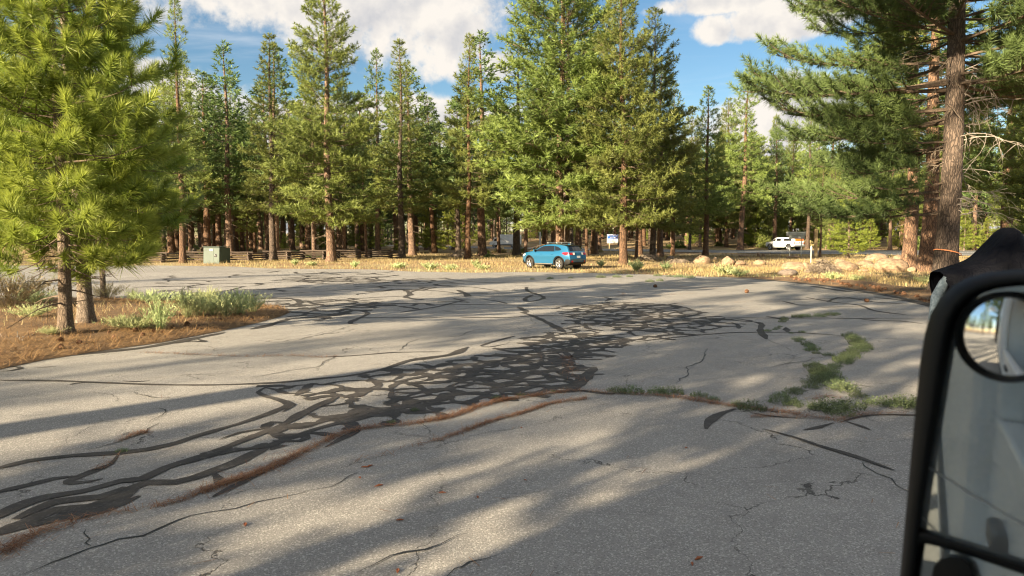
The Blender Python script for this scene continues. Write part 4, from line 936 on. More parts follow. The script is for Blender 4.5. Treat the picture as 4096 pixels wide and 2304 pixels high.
for s in (1, -1):
    for nm, poly in (('front_window', [(.86, 1.09), (.70, 1.10), (.02, 1.115), (.0, 1.115), (.02, 1.43), (.16, 1.42), (.45, 1.29)]), ('rear_window', [(-.06, 1.115), (-.02, 1.435), (-.45, 1.455), (-.85, 1.44), (-.98, 1.15), (-.9, 1.125)]),
                     ('quarter_window', [(-1.02, 1.155), (-.89, 1.435), (-1.15, 1.40), (-1.42, 1.30), (-1.5, 1.23), (-1.38, 1.18)])):
        panel(car, nm, *side_sheet(poly, WC, .006, .1, s), M['glass'])
    panel(car, 'door_pillar', *side_sheet([(-.055, 1.115), (.0, 1.115), (.02, 1.43), (-.015, 1.432)], WC, .008, .1, s), M['black'])
    panel(car, 'window_trim', *side_sheet([(.9, 1.075), (.88, 1.09), (0, 1.112), (-.9, 1.122), (-1.4, 1.175), (-1.52, 1.235), (-1.5, 1.21), (-1.38, 1.155), (-.9, 1.10), (0, 1.09)], WC, .01, .2, s), M['black'])
    panel(car, 'wheel_arch', *band(-1.37, .34, .40, .50, -8, 192, WC, .03, s), M['black']); panel(car, 'wheel_arch', *band(1.30, .34, .40, .50, -10, 190, WC, .03, s), M['black'])
    panel(car, 'sill_cladding', *side_sheet([(-.9, .235), (-.88, .34), (.8, .34), (.84, .235)], WC, .02, .2, s), M['black'])
    panel(car, 'sill_strip', *side_sheet([(-.8, .30), (-.8, .345), (.75, .345), (.78, .30)], WC, .034, .2, s), M['alloy'])
    panel(car, 'door_seam', *side_sheet([(-.035, .345), (-.035, 1.09), (-.02, 1.09), (-.02, .345)], WC, .003, .2, s), M['ink'])
    panel(car, 'door_seam', *side_sheet([(-.93, .72), (-1.0, 1.12), (-.985, 1.12), (-.915, .72)], WC, .003, .2, s), M['ink'])
    for hx in (.16, -.82):
        mb = MB(); mb.box((hx, s * (WC(hx, .93) + .02), .93), (.2, .03, .035)); obj('door_handle', bevel(mb.mesh('door_handle', M['blue']), .012), car)
    mb = MB(); mb.box((.72, s * (WC(.72, 1.14) + .12), 1.14), (.12, .2, .13)); mo = obj('wing_mirror', bevel(mb.mesh('wing_mirror', M['blue']), .03, 3), car)
    mb = MB(); mb.box((.66, s * (WC(.72, 1.14) + .12), 1.14), (.015, .17, .1)); obj('mirror_glass', mb.mesh('mirror_glass', M['black']), mo)
    panel(car, 'tail_light', *side_sheet([(-1.66, .97), (-1.7, 1.05), (-1.98, 1.07), (-2.1, 1.05), (-2.12, .93), (-1.9, .87)], WC, .012, .08, s), M['red'])
    panel(car, 'headlight', *side_sheet([(1.72, .86), (1.75, .94), (2.0, .86), (2.12, .75), (2.0, .76)], WC, .012, .08, s), M['clear'])
    panel(car, 'rear_bumper_corner', *side_sheet([(-1.80, .30), (-1.86, .44), (-1.92, .62), (-2.1, .64), (-2.215, .6), (-2.2, .42), (-2.08, .32)], WC, .016, .09, s), M['black'])
    panel(car, 'front_fog_trim', *side_sheet([(1.78, .26), (1.8, .34), (2.05, .5), (2.16, .55), (2.18, .42), (2.05, .27)], WC, .014, .09, s), M['black'])
    mb = MB(); mb.tube([(.1, s * .60, 1.52), (.0, s * .60, 1.585), (-.6, s * .60, 1.61), (-1.25, s * .585, 1.59), (-1.38, s * .58, 1.535)], .022, 6); obj('roof_rail', mb.mesh('roof_rail', M['black'], 50), car)
    for wx in (1.30, -1.37): wheel(car, wx, s * .775, .345, .225, s)
for bxx in (-.15, -.95):
    mb = MB(); mb.box((bxx, 0, 1.655), (.07, 1.34, .035)); mb.box((bxx, .6, 1.625), (.1, .06, .06)); mb.box((bxx, -.6, 1.625), (.1, .06, .06)); obj('roof_crossbar', bevel(mb.mesh('roof_crossbar', M['alloy']), .01), car)
panel(car, 'windscreen', *cross_patch((.86, 1.12), (.2, 1.445), WC, -.93, .93, .05, (CX, CZ)), M['glass'])
panel(car, 'rear_windscreen', *cross_patch((-1.89, 1.385), (-2.06, 1.13), WC, -.88, .88, .05, (CX, CZ), .012), M['glass'])
panel(car, 'spoiler', *cross_patch((-1.6, 1.468), (-1.9, 1.405), WC, -.97, .97, .05, (CX, CZ), .035), M['black'])
for u0, u1, m_, nm in ((.52, .985, 'red', 'tail_light'), (-.985, -.52, 'red', 'tail_light'), (.40, .62, 'clear', 'reverse_light'), (-.62, -.40, 'clear', 'reverse_light')):
    panel(car, nm, *cross_patch((-2.12, 1.03), (-2.17, .9), WC, u0, u1, .05, (CX, CZ), .012 if m_ == 'red' else .018, 4), M[m_])
panel(car, 'number_plate', *cross_patch((-2.175, .84), (-2.2, .72), WC, -.2, .2, .05, (CX, CZ), .02, 2), M['signwhite'])
panel(car, 'plate_recess', *cross_patch((-2.16, .90), (-2.215, .68), WC, -.32, .32, .05, (CX, CZ), .012, 4), mat('dark_blue_recess', (.02, .12, .22), .4))
panel(car, 'rear_bumper', *cross_patch((-2.205, .46), (-2.12, .345), WC, -.99, .99, .03, (CX, CZ), .03, 8), M['black'])
for u in (.78, -.78): panel(car, 'reflector', *cross_patch((-2.215, .56), (-2.21, .46), WC, u - .1, u + .1, .04, (CX, CZ), .022, 2), M['red'])
mb = MB(); mb.box((-1.42, 0, 1.55), (.2, .05, .06), taper=.4); obj('roof_antenna', mb.mesh('roof_antenna', M['blue']), car)

# ---- white crew-cab pickup with canopy on the highway
TOUT = [(2.85, .5), (2.95, .62), (2.95, .95), (2.88, 1.16), (2.6, 1.24), (1.62, 1.30), (1.52, 1.34), (1.12, 1.72), (.9, 1.86), (.5, 1.92), (-.9, 1.93), (-1.15, 1.92), (-2.7, 1.90), (-2.9, 1.80), (-2.98, 1.36), (-3.0, .9), (-3.0, .66), (-2.5, .62)]
TOUT = TOUT + [(-1.85 + .52 * math.cos(math.radians(a)), .48 + .52 * math.sin(math.radians(a))) for a in range(164, 12, -12)] + [(-1.3, .56), (1.3, .56)] + [(1.9 + .52 * math.cos(math.radians(a)), .48 + .52 * math.sin(math.radians(a))) for a in range(168, 16, -12)]
TOUT = TOUT[::-1]
def WT(x, z):
    w_ = .99
    if x > 2.3: w_ -= .12 * ((x - 2.3) / .7) ** 2
    if z > 1.32: w_ -= .22 * (z - 1.32)
    return w_ + .02 * math.exp(-((z - 1.1) / .1) ** 2)
tp = G(3136, 1002.6); tp = tp * 1.0
tk = root('pickup_truck', 'white crew cab pickup with canopy driving along the highway', 'truck', (tp.x, tp.y, .06), math.atan2(.93, -.40))
mb = MB(); shell(mb, TOUT, WT, .03); obj('body', mb.mesh('body', M['white'], 32), tk)
mb = MB(); mb.box((0, 0, .55), (5.2, 1.2, .2)); obj('chassis', mb.mesh('chassis', M['black']), tk)
for s in (1, -1):
    for nm, poly in (('front_window', [(1.42, 1.38), (.78, 1.39), (.78, 1.80), (.95, 1.80), (1.2, 1.60)]), ('rear_window', [(.62, 1.39), (-.3, 1.40), (-.3, 1.8), (.62, 1.81)]), ('canopy_window', [(-.85, 1.42), (-2.4, 1.42), (-2.35, 1.76), (-.85, 1.79)])):
        panel(tk, nm, *side_sheet(poly, WT, .008, .2, s), M['glass'])
    panel(tk, 'door_seam', *side_sheet([(.69, .6), (.69, 1.38), (.71, 1.38), (.71, .6)], WT, .004, .3, s), M['ink']); panel(tk, 'door_seam', *side_sheet([(-.48, .6), (-.48, 1.85), (-.46, 1.85), (-.46, .6)], WT, .004, .3, s), M['ink'])
    panel(tk, 'wheel_arch', *band(-1.85, .48, .5, .58, -5, 185, WT, .03, s), M['black']); panel(tk, 'wheel_arch', *band(1.9, .48, .5, .58, -5, 185, WT, .03, s), M['black'])
    mb = MB(); mb.box((1.35, s * 1.13, 1.5), (.1, .22, .28)); obj('wing_mirror', bevel(mb.mesh('wing_mirror', M['black']), .03), tk)
    mb = MB(); mb.tube([(1.2, s * 1.02, .48), (-1.1, s * 1.02, .48)], .05, 6); obj('side_step', mb.mesh('side_step', M['steel']), tk)
    for wx in (1.9, -1.85): wheel(tk, wx, s * .88, .46, .32, s, 6)
    mb = MB(); mb.box((-3.0, s * .9, 1.12), (.03, .14, .36)); obj('tail_light', mb.mesh('tail_light', M['red']), tk)
mb = MB(); mb.box((-2.985, 0, 1.62), (.05, 1.56, .4)); obj('canopy_rear_panel', mb.mesh('canopy_rear_panel', M['orange']), tk)
mb = MB(); mb.box((-3.08, 0, .72), (.16, 1.9, .2)); obj('rear_bumper', bevel(mb.mesh('rear_bumper', M['alloy']), .03), tk)
mb = MB(); mb.box((-3.02, 0, 1.08), (.02, 1.5, .03)); mb.box((-3.02, 0, 1.2), (.03, .2, .06)); obj('tailgate_handle', mb.mesh('tailgate_handle', M['black']), tk)
panel(tk, 'windscreen', *cross_patch((1.5, 1.37), (1.0, 1.81), WT, -.92, .92, .03, (0, 1.1)), M['glass'])

# ---- far white box truck seen between trunks
bp = G(2020, 991); bt = root('box_truck', 'far white box truck seen between the trunks left of the blue car', 'truck', (bp.x, bp.y, .06), math.pi * .97)
mb = MB(); mb.box((-1.0, 0, 1.55), (4.4, 2.1, 1.9)); obj('box', bevel(mb.mesh('box', M['white']), .05), bt)
mb = MB(); mb.add([(1.35, y, z) for y in (-1, 1) for z in (.5, 1.95)] + [(2.9, y, .5) for y in (-.95, .95)] + [(2.9, y, 1.15) for y in (-.95, .95)] + [(2.0, y, 1.95) for y in (-.9, .9)] + [(2.35, y, 1.2) for y in (-.95, .95)],
              [(0, 4, 6, 10, 8, 1), (2, 3, 9, 11, 7, 5), (1, 8, 9, 3), (8, 10, 11, 9), (10, 6, 7, 11), (6, 4, 5, 7), (0, 2, 5, 4), (0, 1, 3, 2)]); obj('cab', mb.mesh('cab', M['white']), bt)
mb = MB(); mb.box((1.75, -.97, 1.5), (.5, .05, .45)); mb.box((1.75, .97, 1.5), (.5, .05, .45)); obj('cab_window', mb.mesh('cab_window', M['glass']), bt)
mb = MB(); mb.box((-.3, 0, .5), (5.6, 1.0, .2)); obj('chassis', mb.mesh('chassis', M['black']), bt)
for wx in (2.0, -1.6):
    for s in (1, -1): wheel(bt, wx, s * .85, .4, .26, s)

# ------------------------------------------------------------------ cabinet, fence, signs, posts
cg = G(868, 1056.5); cb_ = root('utility_cabinet', 'dark green metal utility cabinet beside the rail fence', 'cabinet', (cg.x, cg.y, .03), -.30)
mb = MB(); W2, D2, H2 = .72, .62, 1.27
mb.add([(-W2, -D2, 0), (W2, -D2, 0), (W2, D2, 0), (-W2, D2, 0), (-W2, -D2 + .08, H2), (W2, -D2 + .08, H2), (W2, D2, H2 - .06), (-W2, D2, H2 - .06)], [(3, 2, 1, 0), (4, 5, 6, 7), (0, 1, 5, 4), (1, 2, 6, 5), (2, 3, 7, 6), (3, 0, 4, 7)])
obj('body', bevel(mb.mesh('body', M['cab_green']), .02), cb_)
def front(x, z, o): return (x, -D2 + .08 * z / H2 - o, z)
def fplate(x0, x1, z0, z1, o, t=.012):
    mb = MB(); a = [front(x0, z0, o), front(x1, z0, o), front(x1, z1, o), front(x0, z1, o)]; b = [front(x0, z0, o + t), front(x1, z0, o + t), front(x1, z1, o + t), front(x0, z1, o + t)]
    return mb.add(a + b, [(4, 5, 6, 7), (0, 1, 5, 4), (1, 2, 6, 5), (2, 3, 7, 6), (3, 0, 4, 7)])
for x0, x1 in ((-.69, .18), (.19, .69)): obj('door', bevel(fplate(x0, x1, .12, 1.16, 0).mesh('door', M['cab_green']), .006, 1), cb_)
mb = MB(); mb.box((0, 0, H2 + .0), (W2 * 2 + .06, D2 * 2 + .02, .05)); obj('lid', bevel(mb.mesh('lid', M['cab_green']), .012), cb_)
obj('label_plate', fplate(-.16, .14, .98, 1.12, .014, .006).mesh('label_plate', M['signwhite']), cb_)
obj('handle_recess', fplate(.26, .52, .52, .74, .014, .004).mesh('handle_recess', M['black']), cb_)
mb = MB(); mb.tube([front(.31, .72, .05), front(.36, .64, .06), front(.44, .6, .05)], .018, 6); obj('handle', mb.mesh('handle', M['steel']), cb_)
for x, z in ((-.62, 1.0), (-.5, 1.0), (-.52, 1.08), (-.42, 1.09)): obj('stencil_mark', fplate(x, x + .06, z, z + .045, .0135, .002).mesh('stencil_mark', M['ink']), cb_)

# split-rail worm fence
f0, f1 = G(250, 1062), G(1612, 1033); nseg = 17
fence = root('split_rail_fence', 'low zigzag fence of weathered split rails at the forest edge', 'fence', (f0.x, f0.y, gz(f0.x, f0.y)))
def rail_mesh(seed):
    r = random.Random(seed); mb = MB(); pts = [(x, r.uniform(-.02, .02), r.uniform(-.015, .015)) for x in np.linspace(-.5, .5, 5)]
    mb.tube(pts, [.075 * r.uniform(.8, 1.1) for _ in pts], 6); return mb.mesh('rail', M['rail'])
RAILS = [rail_mesh(i) for i in range(5)]
dirf = (f1 - f0); Lf = dirf.length; dirf.normalize(); nf = Vector((-dirf.y, dirf.x, 0)); corners = []
for i in range(nseg + 1): corners.append(f0 + dirf * Lf * i / nseg + nf * (.42 if i % 2 else -.42))
for i in range(nseg):
    a, b = corners[i], corners[i + 1]; d = b - a; m_ = (a + b) / 2; zz_ = gz(m_.x, m_.y)
    for k in range(4):
        o = obj('rail', R.choice(RAILS), fence); o.location = Vector((m_.x - f0.x, m_.y - f0.y, zz_ - fence.location.z + .10 + k * .19 + (.095 if i % 2 else 0) + R.uniform(-.02, .02)))
        o.rotation_euler = (R.uniform(0, 6), R.uniform(-.015, .015), math.atan2(d.y, d.x) + R.uniform(-.02, .02)); o.scale = (d.length + .5, R.uniform(.85, 1.15), R.uniform(.85, 1.15))

# blue and white roadside sign
sg = G(2450, 997.5); sign = root('road_sign', 'blue and white brake check sign on two posts among the trunks', 'sign', (sg.x, sg.y, gz(sg.x, sg.y)), -math.atan2(sg.x, sg.y))
k = sg.y / FPX
z1, zm, z0_ = (950 - 938) * k + 2, (950 - 954.5) * k + 2, (950 - 971) * k + 2; hw = 21 * k
mb = MB(); mb.box((0, 0, (z0_ + z1) / 2), (2 * hw + .1, .04, z1 - z0_ + .1)); obj('white_board', mb.mesh('white_board', M['signwhite']), sign)
mb = MB(); mb.box((0, -.025, (zm + z1) / 2), (2 * hw, .014, z1 - zm)); obj('blue_panel', mb.mesh('blue_panel', M['signblue']), sign)
for x in (-hw * .62, hw * .5):
    mb = MB(); mb.box((x, .08, z0_ / 2), (.12, .12, z0_ + .6)); obj('post', mb.mesh('post', M['post']), sign)
def text(s, x, z, size, m_, parent, y=-.036, name='lettering', width=None):
    c = bpy.data.curves.new(name, 'FONT'); c.body = s; c.size = size; c.align_x = 'CENTER'; c.align_y = 'CENTER'; c.extrude = .004; c.offset = size * .012; c.materials.append(m_)
    t = bpy.data.objects.new('t', c); COL.objects.link(t); bpy.context.view_layer.update()
    me = bpy.data.meshes.new_from_object(t.evaluated_get(bpy.context.evaluated_depsgraph_get())); bpy.data.objects.remove(t)
    o = obj(name, me, parent, (x, y, z)); o.rotation_euler = (math.pi / 2, 0, 0); return o
hb = z1 - zm; hl = zm - z0_
text('BRAKE CHECK', 0, z1 - hb * .30, hb * .34, M['signwhite'], sign); text('AREA', -hw * .15, z1 - hb * .72, hb * .34, M['signwhite'], sign)
mb = MB(); mb.lathe([(hb * .13, 0), (hb * .13, .01), (.001, .01)], 16, 'Y'); o = obj('round_symbol', mb.mesh('round_symbol', M['signwhite']), sign, (hw * .42, -.045, z1 - hb * .72))
text('ALL TRUCKS', hw * .1, zm - hl * .34, hl * .3, M['ink'], sign, -.028); text('MUST STOP', hw * .1, zm - hl * .72, hl * .3, M['ink'], sign, -.028)
# backs of two guide-sign panels on steel posts
rb = G(3181, 1027); rs = root('guide_sign', 'grey backs of two stacked road sign panels on thin steel posts', 'sign', (rb.x, rb.y, gz(rb.x, rb.y)), -math.atan2(rb.x, rb.y) - .12); k = rb.y / FPX
for nm, xa, xb, ya, yb in (('sign_panel', -36, 37, 929, 944.5), ('sign_panel', -26, 33, 945.5, 957)):
    mb = MB(); za, zb_ = 2 + (950 - ya) * k, 2 + (950 - yb) * k; mb.box(((xa + xb) / 2 * k, 0, (za + zb_) / 2), ((xb - xa) * k, .03, za - zb_)); po = obj(nm, bevel(mb.mesh(nm, M['steel']), .008, 1), rs)
    for t in (.25, .75):
        mb = MB(); mb.box(((xa + xb) / 2 * k, -.035, za + (zb_ - za) * t), ((xb - xa) * k * .98, .04, .05)); obj('stiffener', mb.mesh('stiffener', M['steel']), po)
    for t in (.18, .5, .82):
        mb = MB(); mb.box(((xa + (xb - xa) * t) * k, -.03, (za + zb_) / 2), (.04, .03, (za - zb_) * .96)); obj('stiffener', mb.mesh('stiffener', M['steel']), po)
for x in (-21, 22):
    mb = MB(); mb.box((x * k, -.09, (2 + 20 * k) / 2 - .2), (.075, .055, 2 + 20 * k + .4)); obj('post', mb.mesh('post', M['steel']), rs)
def post(name, label, px, by, top, wpx, m_, cat, capm=None, rz=0.1):
    g = G(px, by); g.z = gz(g.x, g.y) - .05; k = g.y / FPX; H = AT(px, top, g.y).z - g.z; o = root(name, label, cat, g, rz)
    mb = MB(); mb.box((0, 0, H / 2), (wpx * k, wpx * k, H)); mb.box((0, 0, H + .01), (wpx * k * .8, wpx * k * .8, .02)); obj('shaft', bevel(mb.mesh('shaft', M[m_]), wpx * k * .08, 1), o)
    if capm:
        mb = MB(); mb.box((0, -.01, H * .88), (wpx * k * 1.5, wpx * k * 1.15, H * .16)); obj('reflector_plate', mb.mesh('reflector_plate', M[capm]), o)
post('wooden_post', 'square yellowish timber post right of the road sign backs', 3262, 1032, 918, 10, 'post', 'post')
post('marker_post', 'thin steel marker post with pale cap near the wooden post', 3243, 1056, 984, 3.5, 'steel', 'post', 'signwhite')
post('marker_post', 'thin dark steel stake right of the strapped trunk', 3834, 1026, 995, 3, 'black', 'post')
post('marker_post', 'short white marker post below the blue sign', 2478, 1012, 994, 4, 'signwhite', 'post')
post('marker_post', 'short white marker post by the road, left of a pair', 1922, 990, 978, 2.4, 'signwhite', 'post')
post('marker_post', 'short white marker post by the road, right of a pair', 1928, 990, 978, 2.4, 'signwhite', 'post')
post('white_pole', 'tall white pole behind the blue car', 2160, 1000, 928, 6, 'signwhite', 'pole')

# ------------------------------------------------------------------ boulders, brush heaps, plants
def rock_mesh(seed, sub=3, amp=.22, facet=.0):
    bm = bmesh.new(); bmesh.ops.create_icosphere(bm, subdivisions=sub, radius=1.0); r = random.Random(seed); ws = [(Vector((r.gauss(0, 1), r.gauss(0, 1), r.gauss(0, 1))).normalized(), r.uniform(1, 3.2), r.uniform(0, 6)) for _ in range(9)]
    cuts = [(Vector((r.gauss(0, 1), r.gauss(0, 1), abs(r.gauss(0, .7)))).normalized(), r.uniform(.72, .92)) for _ in range(7)]
    for v_ in bm.verts:
        p = v_.co.copy(); d = 1 + sum(amp / (1 + i * .5) * math.sin(p.dot(a) * f + q) for i, (a, f, q) in enumerate(ws)) * .5; p *= d
        for a, c in cuts:
            e = p.dot(a) - c
            if e > 0: p -= a * e * .85
        v_.co = p
    me = bpy.data.meshes.new('boulder'); bm.to_mesh(me); bm.free(); me.polygons.foreach_set('use_smooth', [True] * len(me.polygons)); return me
ROCKS = [(3572, 1092, 118, 62, 'big round grey tan boulder beside the thick dark trunk', 'rock'), (3394, 1090, 95, 40, 'wide grey boulder just right of the brush heap', 'rock'), (3363, 1062, 44, 24, 'small rounded boulder behind the wide grey one', 'rock'),
 (3516, 1047, 92, 34, 'long flat topped boulder behind the big round one', 'rock'), (3600, 1050, 60, 26, 'pale boulder peeking from behind the thick dark trunk', 'rock'), (3467, 1068, 64, 22, 'reddish slab tilted between two large boulders', 'rock'), (3488, 1079, 74, 24, 'reddish slab under the tilted one', 'rock'),
 (3457, 1092, 46, 13, 'thin low slab in front of the stacked reddish ones', 'rock'), (3185, 1084, 100, 34, 'flat tan boulder in the sunlit grass left of the brush heap', 'rock'), (3225, 1084, 50, 34, 'split tan boulder touching the brush heap', 'rock'), (3166, 1106, 88, 28, 'dark low boulder at the asphalt edge', 'rock_dark'),
 (2812, 1057, 66, 36, 'tan wedge shaped boulder at the left end of the sunlit row', 'rock'), (2860, 1048, 22, 16, 'little stone between two tan boulders in the sunlit row', 'rock'), (2912, 1062, 52, 36, 'round pale boulder in the middle of the sunlit row', 'rock'), (2683, 1045, 34, 18, 'dark stone in the shade by the two leaning trunks', 'rock_dark'),
 (2960, 1062, 46, 18, 'half buried stone just right of the round pale boulder', 'rock'), (3040, 1062, 48, 20, 'low tan stone in the grass below the white truck', 'rock'), (3036, 1029, 15, 18, 'upright stone by the road shoulder, left of two', 'rock'), (3054, 1029, 16, 15, 'tilted stone by the road shoulder, right of two', 'rock'),
 (3178, 1036, 60, 12, 'flat stone under the road sign backs', 'rock'), (3652, 1093, 38, 20, 'whitish stone at the foot of the thick dark trunk', 'rock'), (1926, 1062, 9, 10, 'small pale stone left of the blue car, leftmost of three', 'rock'), (1938, 1063, 10, 10, 'small pale stone left of the blue car, middle of three', 'rock'), (1950, 1062, 9, 11, 'small pale stone left of the blue car, rightmost of three', 'rock'),
 (3830, 1050, 26, 16, 'dark stone just right of the strapped trunk', 'rock_dark'), (2975, 1030, 40, 12, 'long flat stone at the road shoulder', 'rock')]
for i, (px, by, wpx, hpx, lb, m_) in enumerate(ROCKS):
    g = G(px, by); k = g.y / FPX; rw, rh = wpx * k / 2, hpx * k; me = rock_mesh(40 + i); me.materials.append(M[m_])
    o = tag(obj('boulder', me, None, (g.x, g.y + rw * .4, gz(g.x, g.y) + rh * .38), R.uniform(-.4, .4)), lb, 'boulder', 'boulders on the verge'); o.scale = (rw * 1.02, rw * .8, rh * .62)
def heap(px, by, wpx, hpx, label, n, seed, m_='twig'):
    g = G(px, by); k = g.y / FPX; w_, h_ = wpx * k / 2, hpx * k; r = random.Random(seed); mb = MB()
    for _ in range(n):
        a = r.uniform(0, 6.28); q = math.sqrt(r.random()); x, y = q * w_ * math.cos(a), q * w_ * .7 * math.sin(a); zt = h_ * (1 - q ** 1.8) * r.random(); L = r.uniform(.3, .9) * w_ * .7; d = Vector((math.cos(a + r.gauss(0, 1.0)), math.sin(a + r.gauss(0, 1.0)), r.gauss(-.12, .3))).normalized()
        p = Vector((x, y, max(.02, zt))); mid = p + d * L * .5 + Vector((0, 0, r.gauss(0, .06))); e = p + d * L; e.z = max(.01, e.z - .1); mb.tube([p - d * L * .4, mid, e], [r.uniform(.008, .02), .009, .004], 3, False)
    rm = rock_mesh(seed, 2); core = [(v_.co.x * w_ * .8, v_.co.y * w_ * .55, max(-.05, v_.co.z * h_ * .75)) for v_ in rm.vertices]; mb.add(core, [tuple(p.vertices) for p in rm.polygons])
    return tag(obj('brush_heap', mb.mesh('brush_heap', M[m_]), None, (g.x, g.y + w_ * .4, gz(g.x, g.y))), label, 'brush heap')
heap(3304, 1097, 122, 68, 'grey heap of cut twigs in front of the boulders', 700, 1); heap(1497, 1030, 66, 34, 'brown brush heap behind the right end of the rail fence', 260, 2); heap(1833, 1033, 76, 38, 'brown brush heap left of the lit lone trunk', 260, 3)
heap(770, 1022, 46, 36, 'dark brush heap left of the green cabinet', 200, 4); heap(2600, 1048, 95, 40, 'low brush heap at the foot of the two leaning trunks', 260, 5); heap(60, 1390, 260, 50, 'tangle of dead branches at the left edge of the island', 420, 6, 'dead'); heap(2720, 1056, 120, 22, 'low dark brush heap in the shade left of the sunlit boulders', 220, 8)

def brush_mesh(seed, h=.5, spread=.5, n=70, m_='sage', leaf=.05, lw=.010):
    r = np.random.default_rng(seed); V = []; T = []
    for i in range(n):
        a = r.uniform(0, 6.28); q = r.random() ** .6 * spread; H = h * r.uniform(.55, 1.05) * (1 - .3 * q / max(spread, .01)); b = np.array([math.cos(a) * q * .15, math.sin(a) * q * .15, -.02]); t = np.array([math.cos(a) * q, math.sin(a) * q, H]) ; mid = (b + t) / 2 + np.array([math.cos(a), math.sin(a), 0]) * (-.12 * q)
        s = np.array([-math.sin(a + r.normal(0, .8)), math.cos(a), 0]) * lw * .4; tint = r.uniform(.1, .9)
        V += [b - s, b + s, mid + s, mid - s, mid, t]
        T += [tint * .6] * 6
        V = V[:-6] + [b - s, b + s, mid, mid - s, mid + s, t]
        for k in range(9):
            f = r.uniform(.3, 1.0); p = b * (1 - f) ** 2 + mid * 2 * f * (1 - f) + t * f * f; d = r.normal(0, 1, 3); d[2] = abs(d[2]) * .9 + .5; d /= np.linalg.norm(d); c = np.cross(d, r.normal(0, 1, 3)); c /= np.linalg.norm(c); V += [p - c * lw / 2, p + c * lw / 2, p + d * leaf * r.uniform(.6, 1.3)]; T += [min(1, tint + r.uniform(-.1, .35))] * 3
    V = np.array(V); return mesh_np('brush', V, np.arange(len(V)).reshape(-1, 3), M[m_], np.clip(T, 0, 1))
BR = {'tall': brush_mesh(1, .55, .34, 100), 'mid': brush_mesh(2, .4, .42, 110), 'low': brush_mesh(3, .2, .4, 90), 'straw': brush_mesh(4, .4, .5, 120, 'straw'), 'far': brush_mesh(5, .5, .4, 60, 'sage', .12, .03), 'farlow': brush_mesh(6, .3, .5, 60, 'sage', .1, .03)}
def bush(px, by, var, s, label, group, Y=None):
    g = G(px, by); g.z = base_z(g.x, g.y); o = tag(obj('brush_plant', BR[var], None, g, R.uniform(0, 6.28)), label, 'shrub', group); s *= 1.5 if var in ('tall', 'mid', 'low', 'straw') else 1.2; o.scale = (s, s, s * R.uniform(.95, 1.15)); return o
GI = 'brush plants on the island'
for px, by, v_, s, lb in ((642, 1338, 'tall', 1.0, 'tallest pale brush plant at the front edge of the island'), (560, 1340, 'low', 1.0, 'low pale brush just left of the tallest plant on the island'), (490, 1338, 'low', .9, 'low pale brush at the front of the island nearest the trunks'), (752, 1296, 'tall', .95, 'grey green brush right behind the tallest plant'),
 (800, 1290, 'mid', .9, 'grey green brush in the middle of the island row'), (850, 1282, 'mid', .8, 'grey green brush right of the middle of the island row'), (905, 1284, 'mid', 1.0, 'rounded grey green brush near the island tip'), (960, 1276, 'mid', 1.05, 'grey green brush second from the island tip'), (1010, 1262, 'mid', .9, 'grey green brush at the tip of the island'),
 (830, 1245, 'mid', .9, 'shaded brush at the back of the island row'), (760, 1232, 'low', 1.2, 'low shaded brush at the back edge of the island'), (600, 1222, 'low', 1.3, 'low brush behind the thin grey stem'), (530, 1218, 'tall', .6, 'thin upright brush left of the island back row'), (900, 1240, 'low', 1.2, 'low brush behind the rounded one near the island tip'),
 (150, 1235, 'low', 1.4, 'greenish low brush between the left trunk and frame edge'), (40, 1255, 'straw', 1.6, 'straw coloured bush at the left frame edge'), (110, 1215, 'straw', 1.3, 'straw coloured bush behind the left trunk'), (130, 1300, 'low', 1.0, 'small grey brush left of the nearest trunk'), (430, 1205, 'straw', 1.0, 'straw coloured brush at the foot of the thin grey stem'), (215, 1370, 'low', .6, 'tiny pale brush at the foot of the nearest trunk')):
    bush(px, by, v_, s, lb, GI)
GV = 'brush plants on the far verge'
for px, by, v_, s, lb in ((2543, 1087, 'far', 1.2, 'pale brush tuft at the lot edge right of the flared trunk'), (2665, 1084, 'far', .9, 'small pale brush tuft at the lot edge below the leaning trunks'), (2905, 1102, 'farlow', 1.5, 'wide grey green brush at the lot edge in front of the pale boulder'), (2955, 1106, 'farlow', 1.1, 'grey green brush right of the wide one at the lot edge'),
 (1905, 1072, 'far', .9, 'upright green brush left of the three small stones'), (1930, 1078, 'farlow', 1.0, 'low green brush in front of the three small stones'), (1420, 1070, 'far', .8, 'pale brush near the rail fence below the broad orange trunk'), (1600, 1074, 'farlow', 1.2, 'grey brush at the lot edge below the dark pointed pine'), (1250, 1066, 'farlow', 1.0, 'brush at the lot edge left of the broad orange trunk'),
 (1720, 1078, 'farlow', 1.3, 'green brush patch at the lot edge midway to the car'), (1800, 1080, 'farlow', 1.1, 'green brush patch nearer the lone lit trunk'), (2405, 1068, 'far', .8, 'dark green brush just right of the car tail'), (3330, 1120, 'farlow', .9, 'dry tuft in front of the twig heap'), (3420, 1125, 'farlow', .8, 'dry tuft right of the twig heap at the asphalt edge'), (3700, 1140, 'farlow', .9, 'pale tuft at the foot of the strapped trunk'), (1180, 1064, 'far', .7, 'brush between the cabinet and the broad orange trunk')):
    bush(px, by, v_, s, lb, GV)
